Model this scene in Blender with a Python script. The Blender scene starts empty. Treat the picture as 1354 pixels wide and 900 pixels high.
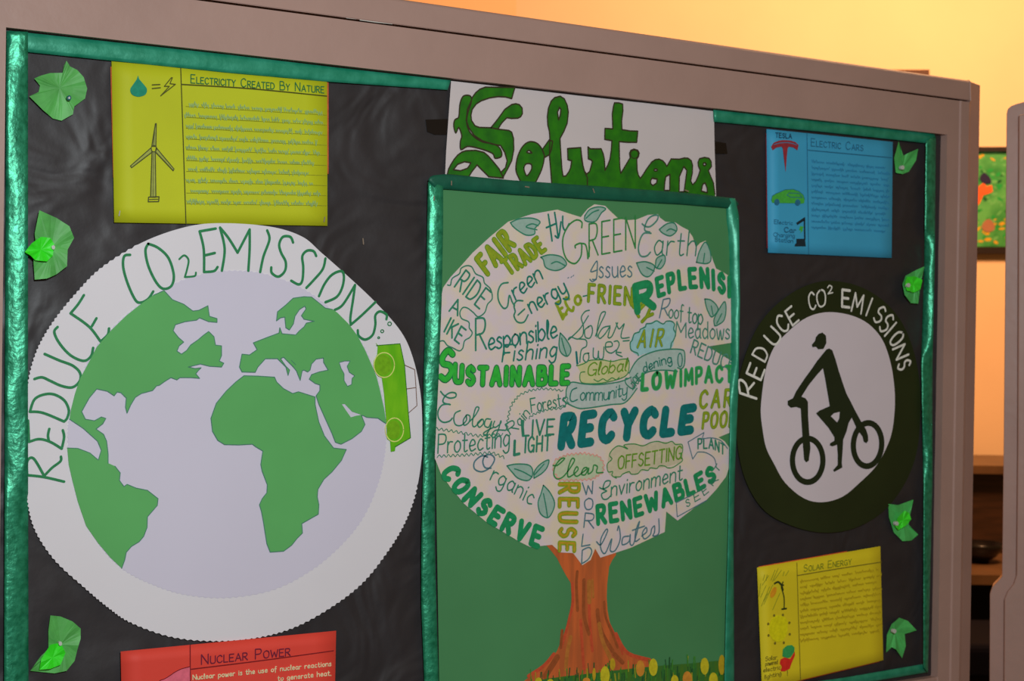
import bpy, math, random
from mathutils import Vector, Matrix
from mathutils.geometry import tessellate_polygon
random.seed(7)
SC = bpy.context.scene
COL = SC.collection

# ------------------------------------------------------------------ camera
F_PX, W_PX, H_PX = 2010.0, 1354, 900
def nrm(v): return v.normalized()
ex = nrm(Vector((3223, -30, -F_PX)))                # board direction seen from the camera
dn = Vector((-0.009, -1, -0.013)); dn = nrm(dn - ex * dn.dot(ex))
ez = -dn; ey = ez.cross(ex)
M = Matrix((ex, ey, ez))                            # camera axes -> world
DIR = M @ Vector((0, 0, -1))
CAM = Vector((0, 0, 1.5)) - DIR * 2.37
cd = bpy.data.cameras.new('camera'); cam = bpy.data.objects.new('camera', cd); COL.objects.link(cam)
cam.matrix_world = Matrix.Translation(CAM) @ M.to_4x4()
cd.sensor_width = 23.6; cd.lens = F_PX / W_PX * 23.6
cd.clip_start = 0.05; cd.clip_end = 60
cd.dof.use_dof = True; cd.dof.focus_distance = 2.12; cd.dof.aperture_fstop = 5.2
SC.camera = cam

HD0 = Vector((DIR.x, DIR.y, 0)).normalized(); RT0 = Vector((HD0.y, -HD0.x, 0))
# ------------------------------------------------------------------ world, lights, exposure
w = bpy.data.worlds.new('room_light'); SC.world = w; w.use_nodes = True
bg = w.node_tree.nodes['Background']; bg.inputs[0].default_value = (1.0, 0.56, 0.18, 1); bg.inputs[1].default_value = 0.155
def area(name, loc, target, sx, sy, power, color):
    d = bpy.data.lights.new(name, 'AREA'); d.shape = 'RECTANGLE'; d.size = sx; d.size_y = sy
    d.energy = power; d.color = color
    o = bpy.data.objects.new(name, d); COL.objects.link(o); o.location = loc
    o.rotation_euler = (Vector(target) - Vector(loc)).to_track_quat('-Z', 'Y').to_euler()
    return o
KEY = Vector((-1.05, -2.25, 1.98))
fl = bpy.data.lights.new('camera_flash', 'SPOT'); fl.energy = 139; fl.color = (0.90, 0.98, 1.02); fl.shadow_soft_size = 0.11
fl.spot_size = math.radians(95); fl.spot_blend = 1.0
flo = bpy.data.objects.new('camera_flash', fl); COL.objects.link(flo); flo.location = KEY
flo.rotation_euler = (Vector((0.0, 0, 1.40)) - KEY).to_track_quat('-Z', 'Y').to_euler()
area('warm_ceiling_lamp', CAM + HD0 * 3.5 + RT0 * 1.5 + Vector((0, 0, 1.85)), CAM + HD0 * 5.5 + RT0 * 1.35 + Vector((0, 0, 0.25)), 0.8, 0.6, 112, (1.0, 0.52, 0.245))
SC.view_settings.view_transform = 'Standard'; SC.view_settings.look = 'None'
SC.view_settings.exposure = 0.0; SC.view_settings.gamma = 1.0
SC.view_settings.use_curve_mapping = False

# ------------------------------------------------------------------ colours and materials
def lin(c):
    c /= 255.0
    return c / 12.92 if c <= 0.04045 else ((c + 0.055) / 1.055) ** 2.4
def paint(r, g, b, px=300):
    """albedo of a paper or paint whose photographed look is (r, g, b) where it hangs, px along the board"""
    f = 1 - 0.12 * px / 700 if px < 700 else 0.88 - 0.46 * (px - 700) / 555
    return tuple(min(0.9, lin(c) / (k * f + a)) for c, k, a in zip((r, g, b), (.50, .57, .63), (.147, .081, .022)))
MATS = {}
def mat(name, col, rough=0.75, var=0.06, scale=30, bump=0.0, bscale=60, spec=0.3, metal=0.0, col2=None, stretch=(1, 1, 1), detail=4, sharp=None, coat=0, wave=0):
    if name in MATS: return MATS[name]
    m = bpy.data.materials.new(name); m.use_nodes = True; nt = m.node_tree; N = nt.nodes; L = nt.links
    p = N['Principled BSDF']; p.inputs['Roughness'].default_value = rough
    p.inputs['Specular IOR Level'].default_value = spec; p.inputs['Metallic'].default_value = metal
    p.inputs['Coat Weight'].default_value = coat; p.inputs['Coat Roughness'].default_value = 0.2
    tc = N.new('ShaderNodeTexCoord'); mp = N.new('ShaderNodeMapping'); mp.inputs['Scale'].default_value = stretch
    L.new(tc.outputs['Object'], mp.inputs['Vector'])
    nz = N.new('ShaderNodeTexNoise'); nz.inputs['Scale'].default_value = scale; nz.inputs['Detail'].default_value = detail
    L.new(mp.outputs[0], nz.inputs['Vector'])
    cr = N.new('ShaderNodeValToRGB'); L.new(nz.outputs['Fac'], cr.inputs[0])
    a = tuple(c * (1 - var) for c in col); b = tuple(min(1, c * (1 + var)) for c in (col2 or col))
    if col2: a = col; b = col2
    lo, hi = sharp or (0.32, 0.68)
    cr.color_ramp.elements[0].position = lo; cr.color_ramp.elements[1].position = hi
    cr.color_ramp.elements[0].color = (*a, 1); cr.color_ramp.elements[1].color = (*b, 1)
    L.new(cr.outputs[0], p.inputs['Base Color'])
    if wave:
        nb = N.new('ShaderNodeTexNoise'); nb.inputs['Scale'].default_value = 7; nb.inputs['Detail'].default_value = 2; nb.inputs['Distortion'].default_value = 1.2
        L.new(mp.outputs[0], nb.inputs['Vector'])
        b0 = N.new('ShaderNodeBump'); b0.inputs['Distance'].default_value = wave; L.new(nb.outputs['Fac'], b0.inputs['Height'])
    if bump:
        n2 = N.new('ShaderNodeTexNoise'); n2.inputs['Scale'].default_value = bscale; n2.inputs['Detail'].default_value = 3
        L.new(mp.outputs[0], n2.inputs['Vector'])
        bp = N.new('ShaderNodeBump'); bp.inputs['Strength'].default_value = 1.0; bp.inputs['Distance'].default_value = bump
        L.new(n2.outputs['Fac'], bp.inputs['Height']); L.new(bp.outputs[0], p.inputs['Normal'])
        if wave: L.new(b0.outputs[0], bp.inputs['Normal'])
    MATS[name] = m; return m
def ink(name, rgb, px=300, rough=0.6, var=0.12): return mat(name, paint(*rgb, px), rough=rough, var=var, scale=150, spec=0.25)

# ------------------------------------------------------------------ planes: a photo point put where it stands on a real surface
class Plane:
    def __init__(s, o, n): s.o = Vector(o); s.n = nrm(Vector(n))
    def P(s, px, py, d=0.0):
        r = M @ Vector((px - W_PX / 2, H_PX / 2 - py, -F_PX))
        t = (s.o + s.n * d - CAM).dot(s.n) / r.dot(s.n)
        return CAM + r * t
BOARD = Plane((0, 0, 0), (0, -1, 0))
HD = nrm(Vector((DIR.x, DIR.y, 0)))                 # level heading of the camera

def crop(x0, y0, s, pts): return [(x0 + x / s, y0 + y / s) for x, y in pts]
def catmull(p, n=6, closed=False):
    if len(p) < 3: return list(p)
    out = []; m = len(p)
    rng = range(m) if closed else range(m - 1)
    for i in rng:
        if closed: a, b, c, d = p[i - 1], p[i], p[(i + 1) % m], p[(i + 2) % m]
        else: a, b, c, d = p[max(i - 1, 0)], p[i], p[i + 1], p[min(i + 2, m - 1)]
        for k in range(n):
            t = k / n; t2 = t * t; t3 = t2 * t
            out.append(tuple(0.5 * (2 * b[j] + (c[j] - a[j]) * t + (2 * a[j] - 5 * b[j] + 4 * c[j] - d[j]) * t2 + (3 * b[j] - a[j] - 3 * c[j] + d[j]) * t3) for j in range(2)))
    if not closed: out.append(tuple(p[-1]))
    return out
def ellipse(cx, cy, rx, ry, n=40, rot=0.0):
    c, s = math.cos(rot), math.sin(rot)
    return [(cx + rx * math.cos(a) * c - ry * math.sin(a) * s, cy + rx * math.cos(a) * s + ry * math.sin(a) * c) for a in (2 * math.pi * i / n for i in range(n))]

class MB:
    K = 0
    def __init__(s): s.v = []; s.f = []
    def prism(s, loops, d, t=0.0004, plane=BOARD):
        """sheet cut to an outline (loops[1:] are holes), front at d, thickness t"""
        if isinstance(loops[0][0], (int, float)): loops = [loops]
        fr = [[plane.P(x, y, d) for x, y in l] for l in loops]
        tri = tessellate_polygon(fr)
        off = -plane.n * t; b = len(s.v); flat = [p for l in fr for p in l]; n = len(flat)
        s.v += flat
        def out(a, c, e):
            q = (flat[c] - flat[a]).cross(flat[e] - flat[a]); return (a, c, e) if q.dot(plane.n) > 0 else (a, e, c)
        T = [out(*q) for q in tri]
        s.f += [tuple(b + i for i in q) for q in T]
        if t > 0:
            s.v += [p + off for p in flat]
            s.f += [tuple(b + n + i for i in reversed(q)) for q in T]
            st = 0
            for l in fr:
                m = len(l)
                for i in range(m):
                    j = (i + 1) % m; s.f.append((b + st + i, b + st + j, b + n + st + j, b + n + st + i))
                st += m
        return s
    def ribbon3(s, pts, w, cap=True, nn=None):
        """flat inked line through 3D points lying in a plane with normal nn"""
        nn = nn or BOARD.n
        q = [pts[0]]
        for p in pts[1:]:
            if (p - q[-1]).length > w * 0.15: q.append(p)
        if len(q) < 2:
            if len(pts) > 1 and (pts[-1] - pts[0]).length > 1e-6: q = [pts[0], pts[-1]]
            else: return s
        segs = [[q[0]]]
        for i in range(1, len(q)):
            segs[-1].append(q[i])
            if i < len(q) - 1:
                a = (q[i] - q[i - 1]).normalized(); c = (q[i + 1] - q[i]).normalized()
                if a.dot(c) < 0.45: segs.append([q[i]])
        for g in segs:
            MB.K = (MB.K + 1) % 97; e = nn * (1.1e-6 * MB.K)
            b = len(s.v); n = len(g); h = w / 2
            for i in range(n):
                a = (g[i] - g[i - 1]).normalized() if i else None
                c = (g[i + 1] - g[i]).normalized() if i < n - 1 else None
                t = (a + c).normalized() if a and c else (a or c)
                sd = t.cross(nn); k = h
                if a and c: k = h / max(0.6, t.dot(a))
                s.v += [g[i] - sd * k + e, g[i] + sd * k + e]
            s.f += [(b + 2 * i, b + 2 * i + 1, b + 2 * i + 3, b + 2 * i + 2) for i in range(n - 1)]
            if cap:
                for pt, t in ((g[0], (g[0] - g[1]).normalized()), (g[-1], (g[-1] - g[-2]).normalized())):
                    sd = t.cross(nn); bb = len(s.v); K = 5
                    for j in range(K + 1):
                        a = -math.pi / 2 + math.pi * j / K
                        s.v.append(pt + t * math.cos(a) * h + sd * math.sin(a) * h + e)
                    s.f.append(tuple(range(bb, bb + K + 1)))
        return s
    def stroke(s, pts, w, d, smooth=True, closed=False, plane=BOARD):
        """inked or cut line; w in photo pixels (vertical scale) where it lies"""
        if smooth: pts = catmull(pts, 6, closed)
        if closed: pts = list(pts) + [pts[0]]
        c = pts[len(pts) // 2]; p = plane.P(*c, d)
        mw = w * ((p - CAM).dot(DIR)) / F_PX
        return s.ribbon3([plane.P(x, y, d) for x, y in pts], mw, nn=plane.n)
    def box(s, a, b, rot=None):
        """box between corners a and b (world), or in a plane's own axes when rot=(origin, X, Y, Z)"""
        c = [(x, y, z) for x in (a[0], b[0]) for y in (a[1], b[1]) for z in (a[2], b[2])]
        if rot: o, X, Y, Z = rot; c = [o + X * x + Y * y + Z * z for x, y, z in c]
        k = len(s.v); s.v += [Vector(p) for p in c]
        s.f += [tuple(k + i for i in q) for q in ((0, 1, 3, 2), (4, 6, 7, 5), (0, 4, 5, 1), (2, 3, 7, 6), (0, 2, 6, 4), (1, 5, 7, 3))]
        return s
    def build(s, name, m, parent=None, smooth=False, bevel=0, label=None, fix=True):
        root = parent; off = Vector((0, 0, 0))
        while root is not None: off += root.location; root = root.parent
        me = bpy.data.meshes.new(name)
        loc = Vector((0, 0, 0))
        if parent is None and s.v:
            loc = sum(s.v, Vector((0, 0, 0))) / len(s.v)
        o = bpy.data.objects.new(name, me); COL.objects.link(o)
        me.from_pydata([tuple(v - off - loc) for v in s.v], [], s.f)
        me.materials.append(m); me.validate()
        if smooth:
            for p in me.polygons: p.use_smooth = True
        o.location = loc
        if parent: o.parent = parent
        if bevel:
            md = o.modifiers.new('bevel', 'BEVEL'); md.width = bevel; md.segments = 3; md.limit_method = 'ANGLE'
        if label: o['label'] = label
        return o

def thing(name, label, cat, loc, group=None):
    o = bpy.data.objects.new(name, None); COL.objects.link(o); o.location = loc; o.empty_display_size = 0.05
    o['label'] = label; o['category'] = cat
    if group: o['group'] = group
    return o
def tag(o, label, cat, group=None):
    o['label'] = label; o['category'] = cat
    if group: o['group'] = group
    return o
def structure(o): o['kind'] = 'structure'; return o

# ------------------------------------------------------------------ single-line hand lettering; box: height 1, '~' = curved stroke
G = {
'A': (.72, '0,0 .36,1 .72,0;.13,.34 .6,.34'), 'B': (.6, '0,0 0,1;~0,1 .45,.95 .45,.6 0,.53;~0,.53 .58,.48 .56,.05 0,0'),
'C': (.66, '~.64,.82 .4,1 .08,.8 .02,.45 .12,.12 .4,0 .66,.18'), 'D': (.66, '0,0 0,1;~0,1 .45,.93 .66,.5 .45,.07 0,0'),
'E': (.55, '.55,1 0,1 0,0 .55,0;0,.52 .45,.52'), 'F': (.52, '.52,1 0,1 0,0;0,.52 .42,.52'),
'G': (.7, '~.64,.82 .4,1 .08,.8 .02,.45 .12,.12 .4,0 .66,.2;.42,.42 .68,.42 .66,0'), 'H': (.64, '0,0 0,1;.64,0 .64,1;0,.5 .64,.5'),
'I': (.06, '.03,0 .03,1'), 'J': (.5, '~.45,1 .45,.2 .25,0 .03,.2'), 'K': (.6, '0,0 0,1;.55,1 0,.42;.15,.55 .6,0'), 'L': (.5, '0,1 0,0 .5,0'),
'M': (.8, '0,0 .06,1 .4,.3 .74,1 .8,0'), 'N': (.64, '0,0 0,1 .64,0 .64,1'), 'O': (.7, '~.35,1 .05,.8 .0,.45 .12,.1 .35,0 .6,.12 .7,.5 .62,.86 .35,1'),
'P': (.56, '0,0 0,1;~0,1 .45,.97 .56,.74 .42,.5 0,.46'), 'R': (.6, '0,0 0,1;~0,1 .45,.97 .54,.74 .4,.52 0,.48;.2,.5 .6,0'),
'S': (.58, '~.54,.84 .3,1 .06,.8 .12,.58 .45,.46 .56,.22 .3,0 .03,.15'), 'T': (.64, '0,1 .64,1;.32,1 .32,0'),
'U': (.62, '~0,1 0,.3 .12,.03 .32,0 .54,.06 .62,.3 .62,1'), 'V': (.64, '0,1 .32,0 .64,1'), 'W': (.9, '0,1 .2,0 .45,.7 .7,0 .9,1'),
'Y': (.62, '0,1 .31,.5 .62,1;.31,.5 .31,0'), '2': (.5, '~.03,.78 .25,1 .48,.75 .3,.35 .0,.0;0,0 .5,.03'), '!': (.1, '.05,1 .05,.3;.05,.08 .05,.02'),
'a': (.5, '~.44,.5 .2,.6 .02,.3 .18,.0 .42,.2 .44,.58;~.44,.58 .44,.1 .52,.02'), 'b': (.48, '0,1 0,0;~0,.4 .25,.6 .46,.3 .25,0 0,.15'),
'c': (.42, '~.4,.5 .2,.6 .02,.3 .16,.02 .42,.1'), 'd': (.5, '~.44,.48 .2,.6 .02,.3 .18,0 .42,.15;.46,1 .46,0'),
'e': (.46, '~.04,.28 .4,.36 .36,.56 .18,.6 .02,.3 .16,.02 .46,.12'), 'f': (.36, '~.36,.95 .2,1 .14,.75 .14,-.2;0,.55 .32,.55'),
'g': (.5, '~.44,.5 .2,.6 .02,.3 .18,.02 .42,.2 .44,.55;~.44,.55 .44,-.2 .22,-.36 .03,-.2'), 'h': (.46, '0,1 0,0;~0,.4 .2,.6 .42,.5 .44,.0'),
'i': (.1, '.05,.58 .05,0;.05,.8 .06,.84'), 'j': (.1, '.05,.58 .05,-.3'), 'k': (.44, '0,1 0,0;.4,.6 0,.25 .44,0'), 'l': (.14, '~.05,.3 .14,.8 .06,1 .02,.6 .04,.1 .14,0'),
'm': (.72, '0,.58 0,0;~0,.4 .16,.6 .34,.5 .34,0;~.34,.4 .5,.6 .68,.5 .7,0'), 'n': (.46, '0,.58 0,0;~0,.4 .2,.6 .42,.5 .44,0'),
'o': (.46, '~.23,.6 .03,.4 .06,.1 .25,0 .44,.2 .42,.48 .23,.6'), 'p': (.46, '0,.58 0,-.36;~0,.4 .25,.6 .46,.3 .25,0 0,.12'),
'r': (.34, '0,.58 0,0;~0,.36 .14,.56 .34,.56'), 's': (.38, '~.34,.52 .18,.6 .05,.45 .3,.25 .32,.08 .15,0 .0,.08'),
't': (.36, '~.14,.9 .14,.15 .22,.0 .36,.06;0,.6 .34,.6'), 'u': (.46, '~0,.58 .02,.15 .2,0 .42,.15 .44,.58;.44,.58 .46,0'),
'v': (.42, '0,.58 .2,0 .42,.58'), 'w': (.62, '~0,.58 .1,.05 .2,.0 .31,.5 .42,.0 .52,.05 .62,.58'), 'y': (.46, '~0,.58 .04,.15 .2,.05 .42,.2 .44,.58;~.44,.58 .42,-.2 .2,-.36 .0,-.2'),
'.': (.08, '.03,0 .05,.03'), ',': (.1, '.05,.05 .02,-.1'), '=': (.5, '0,.3 .5,.3;0,.6 .5,.6'), '-': (.3, '0,.32 .3,.32'), ' ': (.34, '')}
def glyph_strokes(ch):
    wd, s = G[ch]; out = []
    for part in s.split(';'):
        part = part.strip()
        if not part: continue
        sm = part[0] == '~'; pts = [tuple(map(float, q.split(','))) for q in part.lstrip('~').split()]
        out.append((catmull(pts, 5) if sm else pts, sm))
    return wd, out
def place_glyph(mb, ch, bl, br, tl, w, d):
    wd, st = glyph_strokes(ch); wd = max(wd, .3)
    ux = ((br[0] - bl[0]) / wd, (br[1] - bl[1]) / wd); uy = (tl[0] - bl[0], tl[1] - bl[1])
    for pts, sm in st:
        mb.stroke([(bl[0] + x * ux[0] + y * uy[0], bl[1] + x * ux[1] + y * uy[1]) for x, y in pts], w, d, smooth=False)
def text_path(mbs, text, path, up, ws, ds, gap=.2, jit=.0, ups=None):
    """lettering along a polyline; mbs/ws/ds: one entry per layer (outline under, fill over)"""
    adv = [G[c][0] + gap for c in text]; tot = sum(adv) - gap
    L = [0]
    for a, b in zip(path, path[1:]): L.append(L[-1] + math.dist(a, b))
    def at(t):
        t = max(0, min(L[-1], t))
        for i in range(len(L) - 1):
            if t <= L[i + 1] or i == len(L) - 2:
                u = (t - L[i]) / (L[i + 1] - L[i]); a, b = path[i], path[i + 1]
                return (a[0] + (b[0] - a[0]) * u, a[1] + (b[1] - a[1]) * u)
    x = 0
    for c, a in zip(text, adv):
        wd, st = glyph_strokes(c)
        s0, s1 = x / tot * L[-1], (x + wd) / tot * L[-1]
        p, q = at(s0), at(max(s1, s0 + 1)); k = (max(s1, s0 + 1) - s0); kk = L[-1] / tot
        ux = ((q[0] - p[0]) / k * kk, (q[1] - p[1]) / k * kk)
        u = up
        if ups:
            f = (x + wd / 2) / tot; u = (up[0] + (ups[0] - up[0]) * f, up[1] + (ups[1] - up[1]) * f)
        jy = random.uniform(-jit, jit)
        for pts, sm in st:
            pp = [(p[0] + X * ux[0] + (Y + jy) * u[0], p[1] + X * ux[1] + (Y + jy) * u[1]) for X, Y in pts]
            for mb, w_, d_ in zip(mbs, ws, ds): mb.stroke(pp, w_, d_, smooth=False)
        x += a
# ------------------------------------------------------------------ paints and papers
M_FRAME = mat('mauve_gloss_paint', paint(147, 120, 111, 300), rough=0.42, var=0.04, scale=9, bump=0.0006, bscale=45, spec=0.4)
M_PANEL = mat('grey_fibre_board', (0.12, 0.11, 0.1), rough=0.9)
M_BLACK = mat('black_sugar_paper', (0.032, 0.028, 0.031), rough=0.5, var=0.12, scale=12, bump=0.0004, bscale=60, spec=0.5, wave=0.013)
M_STAPLE = mat('steel_staple', (0.75, 0.75, 0.76), rough=0.3, metal=0.9)
M_CHIP = mat('bare_undercoat', (0.72, 0.72, 0.66), rough=0.6)
M_RIB = mat('green_satin_ribbon', (0.008, 0.29, 0.16), col2=(0.04, 0.42, 0.26), rough=0.4, scale=40, bump=0.0006, bscale=90, spec=0.7, metal=0.25)
M_RIBX = mat('green_crinkled_ribbon', (0.006, 0.24, 0.115), col2=(0.04, 0.46, 0.25), rough=0.40, scale=90, bump=0.0011, bscale=150, spec=0.9, metal=0.5)
M_RIBD = mat('deep_green_ribbon', (0.004, 0.11, 0.065), col2=(0.008, 0.15, 0.085), rough=0.5, scale=40, bump=0.0005, bscale=100, spec=0.5, metal=0.1)

# ------------------------------------------------------------------ floor and walls
mb = MB(); mb.box((-7, -7, -0.1), (11, 9, 0)); structure(mb.build('floor', mat('grey_floor', (0.16, 0.14, 0.12), rough=0.5, scale=3)))
M_WALL = mat('warm_cream_wall', (0.86, 0.60, 0.36), rough=0.85, var=0.02, scale=4, bump=0.0004, bscale=80)
WD = 5.5
WALL = Plane(CAM + HD * WD, -HD)
RT = Vector((HD.y, -HD.x, 0)); UP = Vector((0, 0, 1))
def on_wall(px): p = WALL.P(px, 450); return (p - (CAM + HD * WD)).dot(RT)
cx0 = on_wall(676)
O = Vector((CAM.x, CAM.y, 0)) + HD * WD
mb = MB(); mb.box((cx0, 0, 0), (6.0, 0.12, 3.4), (O, RT, HD, UP)); structure(mb.build('wall_back', M_WALL))
X2 = nrm(-RT * 0.93 - HD * 0.37); Y2 = nrm(Vector((-X2.y, X2.x, 0)))
if Y2.dot(HD) < 0: Y2 = -Y2
mb = MB(); mb.box((0, 0, 0), (5.0, 0.12, 3.4), (O + RT * cx0, X2, Y2, UP)); structure(mb.build('wall_left', mat('orange_cream_wall', (0.84, 0.50, 0.26), rough=0.85, var=0.02, scale=4)))

# ------------------------------------------------------------------ the display board
pA = BOARD.P(8, 36, 0.018); XL = pA.x; ZT = pA.z
XR = BOARD.P(1238, 450, 0.0).x; ZB = BOARD.P(1227, 893, 0.0).z
RID = BOARD.P(800, 69, 0.018).z                       # seam between top rail and cap
CAPZ = BOARD.P(1288, 107, 0.016).z
XO = BOARD.P(1289, 500, -0.004).x
board = thing('display_board', 'large mauve-painted wooden display board carrying the green project display', 'display board', ((XL + XR) / 2, 0.01, 0))
def profile(mb, pts, a, b, axis):
    """extrude a closed (u, y) profile along Z (axis 'z', u = X) or along X (axis 'x', u = Z)"""
    n = len(pts); k = len(mb.v)
    for e in (a, b):
        mb.v += [Vector((u, y, e)) if axis == 'z' else Vector((e, y, u)) for u, y in pts]
    for i in range(n):
        j = (i + 1) % n; mb.f.append((k + i, k + j, k + n + j, k + n + i))
    mb.f.append(tuple(k + i for i in range(n))); mb.f.append(tuple(k + n + i for i in reversed(range(n))))
FD = 0.018
xb = BOARD.P(1265, 450, FD).x; xc = BOARD.P(1276, 450, FD).x
mb = MB()
profile(mb, [(XR, -FD), (xb - .004, -FD), (xb - .002, -FD - .003), (xb + .002, -FD - .003), (xb + .004, -FD), (xc, -FD), (xc + .012, -FD + .006), (XO, -FD + .022), (XO, .04), (XR, .04)], 0, RID - .003, 'z')
mb.build('stile', M_FRAME, board)
mb = MB(); xl0 = XL - (XO - XR)
profile(mb, [(XL, -FD), (XL, .04), (xl0, .04), (xl0, -FD + .022), (xl0 + .015, -FD + .004), (xl0 + .03, -FD)], 0, RID - .003, 'z')
mb.build('stile', M_FRAME, board)
mb = MB(); profile(mb, [(ZT, -FD), (RID - .003, -FD), (RID - .003, .04), (ZT, .04)], XL, XR, 'x')
mb.build('top_rail', M_FRAME, board)
mb = MB(); profile(mb, [(xc + .0025, -FD + .0005), (xc + .012, -FD + .006), (XO, -FD + .022), (XO, .04), (xc + .0025, .04)], RID - .003, CAPZ - .002, 'z')
mb.build('stile_top', M_FRAME, board)
mb = MB(); profile(mb, [(RID, -FD - .0015), (CAPZ - .003, -FD + .0005), (CAPZ, -FD + .004), (CAPZ, .045), (RID, .045)], xl0 - .002, xc + .002, 'x')
mb.build('cap_rail', M_FRAME, board, bevel=.001)
mb = MB(); profile(mb, [(ZB - .11, -FD), (ZB, -FD), (ZB, .04), (ZB - .11, .04)], XL + .0004, XR - .0004, 'x'); mb.build('bottom_rail', M_FRAME, board, bevel=.0015)
mb = MB(); mb.box((XL + .0004, 0.001, ZB), (XR - .0004, .035, ZT)); mb.build('pin_panel', M_PANEL, board)
mb = MB()
for q in ([(455, 21.5), (470, 22), (471, 25.5), (458, 24)], [(474, 24), (492, 26.5), (519, 29.5), (519, 32), (495, 29.5), (476, 26.8)]): mb.prism(q, FD + .0004, .0003)
mb.build('paint_chip', M_CHIP, board, label='pale bare strip where the mauve paint has chipped')

# black backing paper, crumpled sheet, one grid
def noise2(x, y, s=0):
    return (math.sin(x * 1.7 + y * 2.3 + s) + math.sin(x * 3.1 - y * 1.9 + s * 2.1) * .6 + math.sin(x * 0.7 + y * 4.7 + s * .7) * .4 + math.sin(5.3 * x + 3.7 * y + s) * .25) / 2.25
mb = MB(); NX, NZ = 150, 90
for i in range(NX + 1):
    for j in range(NZ + 1):
        X = XL + .001 + (XR - XL - .002) * i / NX; Z = ZB + .001 + (ZT - ZB - .002) * j / NZ
        h = .0022 + .0009 * noise2(X * 9, Z * 7) + .0008 * (1 - abs(math.sin(X * 11 + Z * 6 + 1.5 * math.sin(Z * 5)))) + .0003 * noise2(X * 40, Z * 33, 2)
        mb.v.append(Vector((X, -h, Z)))
for i in range(NX):
    for j in range(NZ):
        a = i * (NZ + 1) + j; mb.f.append((a, a + NZ + 1, a + NZ + 2, a + 1))
o = mb.build('backing_paper', M_BLACK, None, smooth=True); tag(o, 'crumpled black backing paper covering the display board behind all the posters', 'backing paper')

# ------------------------------------------------------------------ ribbons
def loft(ea, eb, n, m, disp, name, material, parent=None, d=0.005):
    def samp(e, t):
        L = [0]
        for a, b in zip(e, e[1:]): L.append(L[-1] + math.dist(a, b))
        x = t * L[-1]
        for i in range(len(L) - 1):
            if x <= L[i + 1] + 1e-9:
                u = (x - L[i]) / (L[i + 1] - L[i]); return (e[i][0] + (e[i + 1][0] - e[i][0]) * u, e[i][1] + (e[i + 1][1] - e[i][1]) * u)
        return e[-1]
    mb = MB()
    for back in (0, 1):
        for i in range(n + 1):
            a, b = samp(ea, i / n), samp(eb, i / n)
            for j in range(m + 1):
                t = j / m; wob = disp(i / n, t)
                mb.v.append(BOARD.P(a[0] + (b[0] - a[0]) * t, a[1] + (b[1] - a[1]) * t, d + wob - back * .0004))
    K = (n + 1) * (m + 1)
    for i in range(n):
        for j in range(m):
            q = i * (m + 1) + j; f = (q, q + 1, q + m + 2, q + m + 1)
            mb.f.append(f); mb.f.append(tuple(K + z for z in reversed(f)))
    rim = [i * (m + 1) for i in range(n + 1)] + [n * (m + 1) + j for j in range(1, m + 1)] + [i * (m + 1) + m for i in range(n - 1, -1, -1)] + [j for j in range(m - 1, 0, -1)]
    for a, b in zip(rim, rim[1:] + rim[:1]): mb.f.append((a, b, K + b, K + a))
    # faces must look outwards
    f0 = mb.f[0]; nn = (mb.v[f0[1]] - mb.v[f0[0]]).cross(mb.v[f0[3]] - mb.v[f0[0]])
    if nn.dot(BOARD.n) < 0: mb.f = [tuple(reversed(f)) for f in mb.f]
    return mb.build(name, material, parent, smooth=True)
def twist(seed, amp=.006, bright=None):
    def f(s, t):
        a = bright(s) if bright else 0
        return .003 + (t - .5) * a + amp * .25 * (noise2(s * 30, t * 2, seed) * .5 + noise2(s * 75, t * 5, seed + 3) * .35) + .0012 * math.cos((t - .5) * 5)
    return f
def steps(*kv):
    def f(s):
        for (a, va), (b, vb) in zip(kv, kv[1:]):
            if s <= b: u = (s - a) / (b - a); u = u * u * (3 - 2 * u); return va + (vb - va) * u
        return kv[-1][1]
    return f
GRP = 'green ribbon border strips'
def border(ea, eb, n, m, disp, material, label, d=.005):
    o = loft(ea, eb, n, m, disp, 'ribbon_strip', material, None, d); tag(o, label, 'ribbon', GRP); return o
border([(8.5, 41), (6.5, 500), (5, 1072)], [(37, 42), (37, 500), (38, 1068)], 170, 6, twist(1, .0045, steps((0, .005), (.035, .003), (.06, -.004), (.15, -.002), (.22, .0052), (.43, .0056), (.47, -.001), (.52, .005), (.56, .005), (.60, -.005), (1, -.007))), M_RIBX, 'crinkled shiny green ribbon strip down the left edge of the board', d=.009)
border([(12, 40.5), (300, 72), (448, 89.5), (596, 106)], [(12, 67), (38, 69), (300, 96), (433, 108), (592, 119)], 110, 5, twist(2, .003), M_RIB, 'flat green ribbon strip along the top edge, left of the Solutions banner', d=.0075)
border([(943, 145), (1005, 152), (1236, 177)], [(944, 161), (1090, 174.5), (1222, 189), (1238, 191)], 60, 5, twist(4, .003), M_RIB, 'flat green ribbon strip along the top edge, right of the Solutions banner', d=.0075)
border([(1224, 186), (1222, 350), (1218, 480), (1221, 640), (1221, 882)], [(1237.5, 180), (1236, 350), (1233, 480), (1233, 640), (1227, 890)], 150, 5, twist(5, .006, steps((0, -.003), (.16, -.002), (.2, .017), (.38, .018), (.42, .002), (.5, -.004), (.6, .008), (.7, -.004), (1, -.005))), M_RIBX, 'crinkled green ribbon strip down the right edge of the board', d=.0125)
border([(12, 1056), (600, 967), (1116, 895.5), (1224, 877)], [(12, 1073), (600, 985), (1116, 907), (1226, 888.5)], 120, 5, twist(6, .003), M_RIB, 'green ribbon strip along the bottom edge, below the yellow solar card', d=.0075)

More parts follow.
